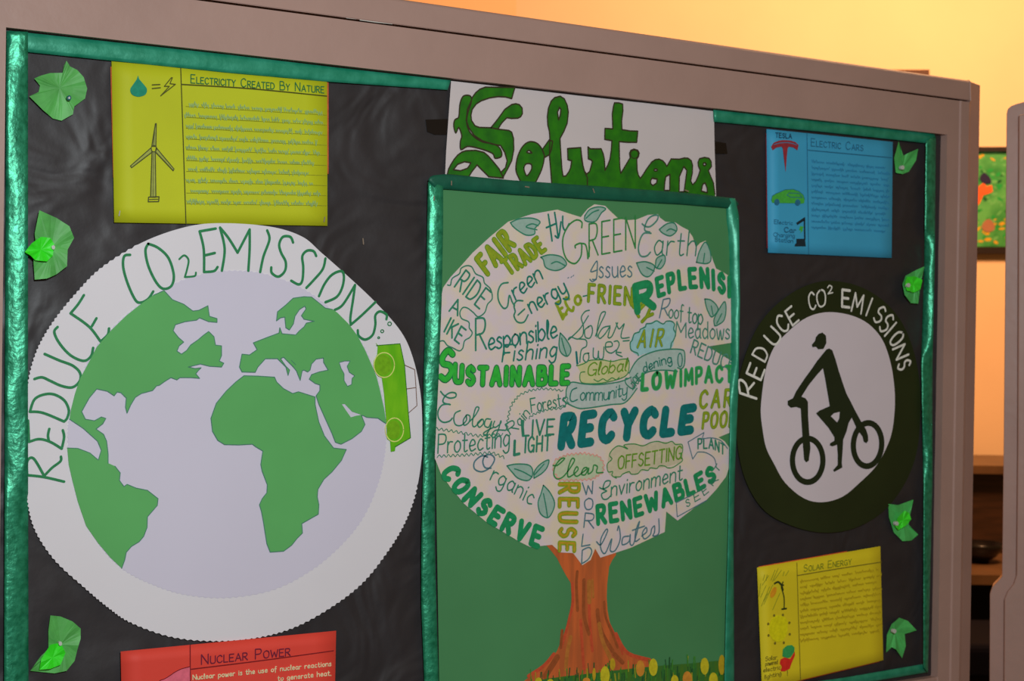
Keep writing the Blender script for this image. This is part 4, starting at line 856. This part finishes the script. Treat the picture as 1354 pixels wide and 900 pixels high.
line([C8([(780, 525), (770, 500), (710, 470), (700, 400), (720, 370), (740, 310), (790, 290), (800, 265), (850, 240), (860, 210), (910, 205), (960, 180), (1000, 200), (1030, 210), (1060, 185), (1110, 185), (1140, 215), (1130, 260), (1150, 310), (1130, 370), (1110, 400), (1100, 450)])], 'teal', 1.8, 'cloud_outline')
word('AIR', [(843, 459), (875, 457)], (4, -22), 'teal', 4, .5, col2='olive', w2=2.8)
word('R', [(872, 420), (883, 417)], (5, -24), 'slate', 1.5)
word('oof', [(884, 420), (903, 422)], (1, -19), 'teal', 1.4, .12)
word('top', [(909, 426), (929, 429)], (1, -22), 'teal', 1.6, .12)
word('M', [(893, 444), (907, 446)], (1, -19), 'pale', 1.6)
word('eadows', [(910, 447), (965, 448)], (0, -22), 'pale', 1.6, .14)
word('REDUCE', [(913, 466), (940, 479), (968, 490)], (5, -17), 'pale', 1.8, .25)
word('LOW', [(849, 515), (892, 511)], (1, -20), 'emero', 6.4, .55, col2='green', w2=4)
word('IMPACT', [(900, 510), (930, 505), (968, 504)], (0, -20), 'emero', 5.2, .45, col2='green', w2=3)
word('CAR', [(925, 539), (966, 537)], (2, -22), 'oliveo', 4.6, .5, col2='olive', w2=3)
word('POOL', [(929, 566), (970, 563)], (2, -20), 'oliveo', 4.4, .4, col2='olive', w2=3)
cl_ = C13([(70, 150), (160, 110), (280, 100), (380, 120), (415, 170), (410, 230), (340, 280), (220, 290), (110, 290), (60, 230)])
fill(cl_, (158, 166, 138), 'clear_tint')
zig(cl_ + [cl_[0]], 1.3, 2.6, 'red', 1.2, 'zigzag_line')
line([C13([(60, 185), (90, 185), (140, 140), (115, 140), (75, 190), (65, 250), (90, 280), (130, 265), (175, 210), (210, 150), (190, 140), (165, 210), (165, 265), (200, 250), (235, 215), (225, 195), (205, 235), (225, 262), (260, 240), (300, 205), (275, 205), (258, 245), (285, 250), (310, 205), (305, 245), (335, 225), (345, 185), (370, 195), (365, 235), (410, 235)])], 'gthin', 1.7, 'word')
of = C6([(205, 570), (200, 490), (220, 400), (290, 360), (400, 345), (500, 345), (600, 325), (700, 325), (790, 345), (800, 400), (790, 470), (740, 500), (620, 530), (500, 550), (420, 580), (330, 575), (270, 612)])
fill(of, (166, 158, 132), 'cloud_tint')
line([C6(p) for p in ([(270, 612), (235, 590), (240, 560), (205, 560), (198, 500), (235, 460), (215, 430), (240, 385), (290, 355), (360, 380), (330, 350), (410, 340), (480, 355), (540, 330), (600, 320), (660, 335), (710, 320), (740, 345), (790, 345), (795, 400), (780, 430), (795, 470), (760, 500), (720, 525), (680, 530), (650, 515), (610, 515), (590, 535), (540, 530), (520, 550), (470, 545), (440, 575), (390, 580), (370, 560), (320, 580), (300, 600), (260, 600)],)], 'gthin', 1.4, 'cloud_outline')
word('OFFSETTING', [(817, 620), (860, 614), (901, 606)], (1, -17), 'oliveo', 1.7, .22)
word('nvironment', [(808, 656), (850, 647), (902, 634)], (1, -21), 'teal', 1.6, .16)
line([C13([(385, 340), (410, 350), (450, 330), (460, 295), (425, 300), (410, 350), (435, 365), (400, 385), (410, 420), (440, 420), (470, 390)])], 'teal', 1.6, 'word')
word('RENEWABLES', [(791, 692), (830, 685), (875, 670), (915, 652), (946, 634)], (-1, -23), 'emer', 6.6, .46, ups=(-5, -17))
line([C13(p) for p in ([(365, 720), (395, 740), (440, 650), (430, 635), (395, 700), (395, 770), (425, 800), (470, 700), (460, 780), (495, 780), (530, 700), (520, 610), (510, 640)], [(590, 680), (550, 690), (545, 740), (590, 720), (600, 670), (600, 735), (625, 730), (665, 580), (640, 640), (635, 715), (665, 700)], [(615, 640), (700, 610)], [(680, 680), (715, 650), (710, 620), (685, 660), (700, 700), (740, 670), (750, 630), (770, 610), (770, 650), (760, 680), (800, 660), (800, 560)])], 'slate', 1.6, 'word')
for ch, bl, br, tl in (('W', (772, 654), (786, 652), (770, 638)), ('O', (773, 674), (784, 673), (773, 659)), ('R', (772, 697), (785, 698), (774, 678)), ('L', (769, 722), (780, 720), (771, 706)), ('D', (769, 745), (782, 738), (770, 727))):
    mb = MB(); place_glyph(mb, ch, bl, br, tl, 1.9, CD + .0002); mb.build('letter', cink('slate'), tp_)
word('REUSE', [(740, 640), (740, 727)], (26, 0), 'olive', 6.6, .5, ups=(19, 1), col2='orng', w2=2.6)
line([C10(p) for p in ([(480, 90), (430, 80), (370, 130), (370, 190), (430, 215), (500, 180), (540, 110), (510, 70), (460, 80), (440, 130), (460, 180), (510, 185)],)], 'slate', 1.8, 'word')
word('rganic', [(648, 634), (676, 650), (702, 668)], (9, -20), 'teal', 1.6, .16)
word('CONSERVE', [(584, 626), (597, 643), (615, 662), (645, 687), (680, 709), (711, 722)], (18, -10), 'emer', 7.8, .6, ups=(6, -23))
line([C11(p) for p in ([(455, 75), (320, 155)], [(320, 155), (360, 300)], [(360, 300), (400, 240)], [(400, 240), (470, 245), (540, 290), (560, 360)], [(455, 80), (438, 130)], [(438, 130), (520, 120), (600, 145), (655, 210)], [(220, 670), (228, 790)], [(228, 790), (480, 650)], [(220, 670), (350, 605)])], 'slate', 1.4, 'arrow_outline')
word('PLANT', [(923, 593), (941, 592), (958, 601)], (0, -13), 'teal', 1.8, .3)
for ch, bl, br, tl in (('A', (946, 632), (957, 628), (942, 621)), ('T', (949, 625), (953, 618), (944, 620)), ('R', (943, 642), (950, 634), (937, 637)), ('E', (931, 655), (937, 650), (927, 646)), ('E', (919, 663), (926, 659), (917, 653)), ('S', (908, 670), (913, 668), (906, 661))):
    if ch == 'A': continue
    mb = MB(); place_glyph(mb, ch, bl, br, tl, 1.5, CD + .0002); mb.build('letter', cink('teal'), tp_)
line([C1([(1085, 645), (1092, 640)]), C1([(1110, 640), (1116, 632)]), C1([(1125, 630), (1132, 622)])], 'slate', 1.2, 'dots')

# ribbon edging of the tree poster
def edging(ea, eb, n, m, disp, material, d): loft(ea, eb, n, m, disp, 'ribbon_edging', material, tp_, d)
edging([(566, 238), (570, 232), (590, 230), (675, 238), (790, 246), (900, 254), (972, 262), (977, 270)], [(578, 252), (585, 250), (600, 251), (675, 257), (790, 264), (900, 270), (962, 275), (968, 277)], 80, 5, twist(8, .003, steps((0, -.002), (1, -.002))), M_RIBD, .0125)
edging([(566, 240), (564, 340), (563, 400), (560, 500), (560, 600), (557, 720), (557, 800), (561, 900), (563, 975)], [(586, 246), (586, 300), (584, 400), (580, 500), (575, 600), (575, 720), (577, 800), (580, 900), (583, 975)], 130, 5, twist(9, .006, steps((0, .001), (.05, .006), (.28, .011), (.36, .006), (.45, .002), (.62, .001), (.8, .004), (1, .006))), M_RIBX, .0125)
edging([(960, 262), (961, 300), (964, 400), (965, 550), (963, 700), (960, 800), (957, 935)], [(972, 262), (977, 284), (978.5, 400), (976, 520), (972, 620), (970, 700), (971, 935)], 110, 5, twist(12, .004, steps((0, .006), (.1, .016), (.3, .016), (.42, .0), (.6, -.006), (1, -.006))), M_RIB, .0125)
for x, y, a in ((597, 242, 90), (697, 247, 10), (785, 252, 70), (908, 252, 20), (574, 262, 90)): staple(tp_, x, y, 5, a, .0175)

# ================================================================== cyclist roundel
cy = thing('cyclist_poster', 'dark green paper disc with a white oval, a cyclist silhouette and REDUCE CO2 EMISSIONS lettering', 'poster', tuple(BOARD.P(1097, 539, .009)))
T = lambda p: crop(960, 350, 2.432, p)
MB().prism(catmull([(973, 545), (977, 500), (993, 450), (1012, 418), (1040, 392), (1070, 376), (1100, 371), (1135, 378), (1165, 395), (1190, 422), (1207, 460), (1216, 505), (1217, 550), (1212, 598), (1196, 640), (1168, 676), (1130, 698), (1090, 704), (1050, 696), (1012, 676), (988, 640), (976, 595)], 5, True), .0085, .0004).build('disc', mat('dark_olive_green_paper', paint(23, 28, 8, 1150), rough=.6, var=.15, scale=7), cy)
MB().prism(catmull(T([(112, 470), (118, 400), (130, 330), (155, 265), (200, 215), (245, 178), (290, 158), (335, 152), (385, 158), (430, 173), (470, 200), (505, 245), (528, 310), (540, 380), (543, 450), (535, 530), (515, 590), (480, 650), (430, 700), (375, 745), (310, 763), (250, 750), (190, 700), (155, 640), (130, 590), (118, 530)]), 4, True), .0092, .0004).build('oval', mat('pinkish_white_paper', paint(158, 146, 147, 1100), rough=.65, var=.02, scale=8), cy)
U = lambda p: crop(1000, 420, 3.6, p)
M_SIL = mat('dark_green_silhouette_paper', paint(22, 28, 12, 1100), rough=.6)
MB().prism(U([(280, 110), (284, 92), (298, 76), (315, 70), (332, 85), (334, 120), (320, 148), (295, 150), (285, 138), (268, 140), (265, 128)]), .0099, .0003).build('head', M_SIL, cy)
MB().prism([U([(335, 150), (348, 146), (362, 154), (378, 200), (392, 250), (402, 280), (415, 320), (430, 362), (450, 400), (470, 440), (500, 495), (522, 530), (532, 560), (533, 585), (524, 597), (512, 590), (506, 565), (480, 530), (455, 475), (440, 500), (430, 540), (414, 580), (412, 620), (407, 690), (410, 712), (372, 733), (366, 725), (388, 700), (388, 650), (385, 604), (362, 612), (350, 607), (352, 597), (372, 585), (372, 568), (345, 525), (315, 490), (285, 455), (300, 442), (350, 420), (340, 360), (328, 290), (318, 240), (290, 270), (250, 320), (215, 375), (235, 383), (246, 400), (247, 470), (253, 560), (258, 620), (250, 680), (238, 688), (228, 675), (222, 600), (216, 500), (212, 432), (190, 424), (165, 428), (150, 415), (150, 395), (175, 383), (190, 350), (230, 290), (270, 235), (290, 205)]), U([(355, 468), (370, 454), (398, 447), (395, 480), (385, 498)])], .0099, .0003).build('cyclist', M_SIL, cy)
for x, y, a, b_, r in ((245, 678, 74, 105, 0), (530, 603, 69, 104, .06)):
    MB().prism([U(ellipse(x, y, a + 11, b_ + 13, 40, r)), U(ellipse(x, y, a - 14, b_ - 15, 40, r))], .0100, .0003).build('wheel', M_SIL, cy)
mk = ink('cream_chalk_pen', (176, 170, 150), 1100)
for ch, bl, br, tl, w_ in (('R', (98, 430), (90, 380), (45, 412), 3.4), ('E', (112, 370), (124, 338), (66, 348), 3.4), ('D', (125, 312), (140, 282), (84, 288), 2.8), ('U', (157, 262), (180, 232), (122, 228), 3), ('C', (186, 222), (206, 200), (155, 178), 3), ('E', (214, 195), (234, 178), (190, 150), 3), ('C', (270, 146), (290, 140), (262, 92), 2.4), ('O', (295, 138), (322, 130), (290, 84), 2.4), ('2', (328, 93), (343, 90), (325, 68), 1.8), ('E', (373, 134), (397, 137), (374, 80), 3.6), ('M', (403, 148), (434, 157), (414, 90), 2.8), ('I', (450, 162), (455, 165), (470, 108), 2.8), ('S', (470, 178), (492, 190), (497, 130), 2.8), ('S', (488, 207), (508, 220), (525, 155), 2.8), ('I', (510, 228), (514, 234), (547, 185), 2.8), ('O', (523, 244), (537, 265), (562, 208), 3), ('N', (536, 272), (548, 305), (575, 255), 3), ('S', (550, 322), (556, 342), (590, 300), 3)):
    mb = MB(); b2, r2, t2 = T([bl, br, tl]); place_glyph(mb, ch, b2, r2, t2, w_, .0095); mb.build('letter', mk, cy)

# ================================================================== blue electric-car card
rnd = random.Random(11)
card = thing('project_card', 'blue handwritten card about electric cars, top right', 'card', tuple(BOARD.P(1097, 255, .008)), 'handwritten project cards')
sheet(card, 'red_backing_sheet', [(1012.5, 176), (1180, 192), (1178, 337), (1013.5, 328)], .0058, ink('maroon_card', (92, 28, 34), 1100), curl=0)
sheet(card, 'card_sheet', [(1013.5, 170.5), (1180.5, 187.5), (1179, 341), (1015.5, 334)], .0072, mat('sky_blue_card', paint(44, 116, 142, 1100), rough=.6, var=.05, scale=8), curl=.001)
T = lambda p: crop(990, 160, 4.5, p); dd = .0088
bi = ink('navy_pen', (28, 78, 100), 1100)
mb = MB(); mb.stroke(T([(347, 72), (352, 420), (357, 790)]), 1.1, dd); mb.stroke(T([(350, 172), (600, 195), (850, 218)]), 1.2, dd); mb.build('border_line', bi, card)
mb = MB(); small_caps(mb, ['ELECTRIC', 'CARS'], T([(372, 148)])[0], T([(688, 178)])[0], 7.4, 1.1, dd, (0, -1)); mb.build('heading', bi, card)
mb = MB()
for i in range(12): scribble(mb, T([(375, 245 + i * 35.5)])[0], T([([835, 840, 830, 840, 835, 840, 838, 838, 830, 838, 835, 830][i], 285 + i * 34.2)])[0], 3.4, 1.0, dd, rnd, 2.0)
mb.build('handwriting', ink('blue_pen', (34, 96, 124), 1100), card)
MB().prism([T([(133, 152), (150, 128), (180, 116), (210, 113), (245, 115), (275, 123), (297, 142), (290, 174), (268, 158), (240, 152), (232, 162), (227, 210), (220, 302), (208, 210), (203, 162), (195, 152), (165, 158), (143, 174)])], .0090, .0002).build('emblem', ink('dark_red_pen', (112, 34, 40), 1050), card, label='dark red T-shaped emblem')
MB().stroke(T([(150, 140), (180, 132), (215, 128), (250, 131), (285, 142)]), 1.0, .0093).build('emblem_line', ink('blue_gap', (44, 90, 116), 1100), card)
mb = MB(); text_path([mb], 'TESLA', T([(160, 96), (256, 104)]), (0, -6), [1.3], [dd], gap=.25); mb.build('brand_word', ink('dark_navy_pen', (20, 52, 70), 1100), card, label='small dark capitals above the red emblem')
co = MB().prism(T([(135, 470), (140, 445), (165, 430), (190, 420), (215, 408), (265, 405), (300, 418), (325, 440), (333, 465), (330, 488), (305, 492), (270, 488), (190, 488), (140, 486)]), .0089, .0002).build('car_drawing', ink('leaf_green_pen', (52, 128, 44), 1050), card, label='small green car drawing')
mb = MB(); mb.prism(T(ellipse(168, 482, 16, 19, 14)), .0092, .0001); mb.build('wheel', bi, co); mb = MB(); mb.prism(T(ellipse(292, 484, 16, 19, 14)), .0092, .0001); mb.build('wheel', bi, co); mb = MB()
mb.stroke(T([(135, 470), (140, 445), (165, 430), (190, 420), (215, 408), (265, 405), (300, 418), (325, 440), (333, 465)]), .9, .0092, False); mb.stroke(T([(228, 440), (250, 452), (318, 455), (300, 430), (240, 428), (228, 440)]), .8, .0092, False)
mb.build('car_outline', bi, co)
mb = MB(); mb.prism(T([(283, 605), (335, 570), (337, 588), (290, 618)]), dd, .0001); mb.prism(T([(328, 588), (336, 588), (338, 704), (330, 704)]), dd, .0001); mb.prism(T([(284, 700), (336, 700), (338, 728), (340, 745), (273, 745), (276, 732), (284, 726)]), dd + .00005, .0001)
mb.build('charging_point_drawing', ink('black_pen', (18, 30, 36), 1100), card, label='black charging point drawing')
MB().prism(T([(306, 625), (328, 628), (318, 645), (326, 647), (306, 668), (312, 650), (300, 648)]), dd + .0001, .0001).build('bolt_drawing', ink('leaf_green_pen', (52, 128, 44), 1050), card)
mb = MB()
for s_, a, b_, w_ in (('Electric', (152, 610), (262, 618), .8), ('Charging', (148, 686), (275, 692), .9), ('Station', (156, 716), (264, 724), 1.0)): text_path([mb], s_, T([a, b_]), (0, -5.2), [w_], [dd], gap=.14)
text_path([mb], 'Car', T([(212, 660), (280, 664)]), (0, -6.5), [1.7], [dd], gap=.2)
mb.build('caption', bi, card)

# ================================================================== yellow solar card
card = thing('project_card', 'yellow tilted handwritten card about solar energy, bottom right', 'card', tuple(BOARD.P(1085, 815, .008)), 'handwritten project cards')
q = [(1001, 750), (1164, 721.8), (1168, 872.5), (1007.5, 911)]
sheet(card, 'red_backing_sheet', [(1003, 748.6), (1120, 728.2), (1163, 874.5), (1012, 911)], .0058, ink('orange_red_card', (190, 66, 30), 1050), curl=0)
sheet(card, 'card_sheet', q, .0075, mat('yellow_card', paint(166, 148, 22, 1080), rough=.6, var=.05, scale=8), curl=.001)
T = lambda p: crop(990, 710, 4.737, p); dd = .0092
oi = ink('olive_brown_pen', (92, 82, 22), 1080)
mb = MB(); mb.stroke(T([(302, 160), (312, 500), (326, 925)]), 1.1, dd); mb.stroke(T([(303, 240), (560, 197), (832, 155)]), 1.2, dd); mb.build('border_line', oi, card)
mb = MB(); small_caps(mb, ['SOLAR', 'ENERGY'], T([(345, 216)])[0], T([(650, 168)])[0], 6.8, 1.1, dd); mb.build('heading', ink('olive_green_pen', (100, 104, 24), 1080), card)
mb = MB()
for i in range(11): scribble(mb, T([(325, 282 + i * 37)])[0], T([([820, 835, 820, 835, 828, 830, 838, 830, 838, 838, 820][i], 205 + i * 38.5)])[0], 3.6, 1.0, dd, rnd, 2.0)
mb.build('handwriting', ink('ochre_pen', (139, 120, 18), 1080), card)
mb = MB()
for a, b_ in (((100, 235), (90, 270)), ((125, 240), (85, 300)), ((185, 195), (150, 275)), ((205, 205), (160, 270)), ((215, 240), (222, 215)), ((250, 210), (232, 240)), ((75, 290), (65, 370)), ((110, 300), (75, 375)), ((130, 310), (80, 430)), ((150, 300), (95, 420)), ((195, 350), (150, 455)), ((120, 350), (95, 400)), ((115, 235), (110, 270)), ((165, 205), (140, 270))): mb.stroke(T([a, b_]), .9, dd, False)
mb.build('ray_stroke', ink('olive_green_pen', (100, 104, 24), 1080), card)
mb = MB(); mb.stroke(T([(162, 290), (185, 280), (205, 300), (215, 330)]), 2.6, dd + .0001); mb.stroke(T([(215, 280), (205, 310), (210, 330), (222, 380), (222, 445)]), 1.8, dd + .0002); mb.stroke(T([(208, 450), (236, 446)]), 2.2, dd + .0003, False); mb.stroke(T([(195, 290), (218, 300)]), 2, dd + .0004, False)
mb.build('lamp_drawing', ink('dark_green_black_pen', (34, 42, 14), 1050), card, label='small dark street lamp drawing')
MB().prism(T(ellipse(155, 345, 16, 36, 14, .4)), dd, .0001).build('flame_drawing', ink('orange_pen', (196, 112, 20), 1050), card)
MB().prism(catmull(T([(140, 520), (165, 495), (200, 490), (235, 510), (245, 550), (240, 600), (220, 640), (185, 655), (150, 640), (132, 600), (130, 560)]), 3, True), dd, .0001).build('sun_drawing', ink('bright_yellow_pen', (174, 158, 10), 1080), card, label='yellow sun drawing ringed by dots')
mb = MB()
for i in range(8):
    a = i * math.pi / 4 + .35; mb.prism(T(ellipse(190 + 72 * math.cos(a), 575 + 94 * math.sin(a), 7, 9, 8)), dd, .0001)
mb.build('sun_dots', oi, card)
MB().prism(T([(215, 700), (240, 678), (270, 675), (288, 690), (285, 720), (262, 752), (235, 758), (212, 745)]), dd, .0001).build('green_cap_drawing', ink('leaf_green_pen2', (40, 120, 62), 1050), card)
MB().prism(T([(200, 765), (225, 752), (260, 762), (288, 715), (290, 740), (268, 790), (258, 822), (225, 840), (200, 838), (208, 810), (195, 790)]), dd + .0001, .0001).build('red_shape_drawing', ink('red_pen', (178, 34, 24), 1050), card)
mb = MB()
for s_, a, b_ in (('Solar', (105, 775), (178, 762)), ('powered', (105, 805), (182, 792)), ('electric', (92, 845), (200, 826)), ('lighting', (100, 888), (205, 862))): text_path([mb], s_, T([a, b_]), (0, -5.5), [.9], [dd], gap=.14)
text_path([mb], '!', T([(240, 868), (246, 866)]), (0, -7), [1.2], [dd])
mb.build('caption', oi, card)
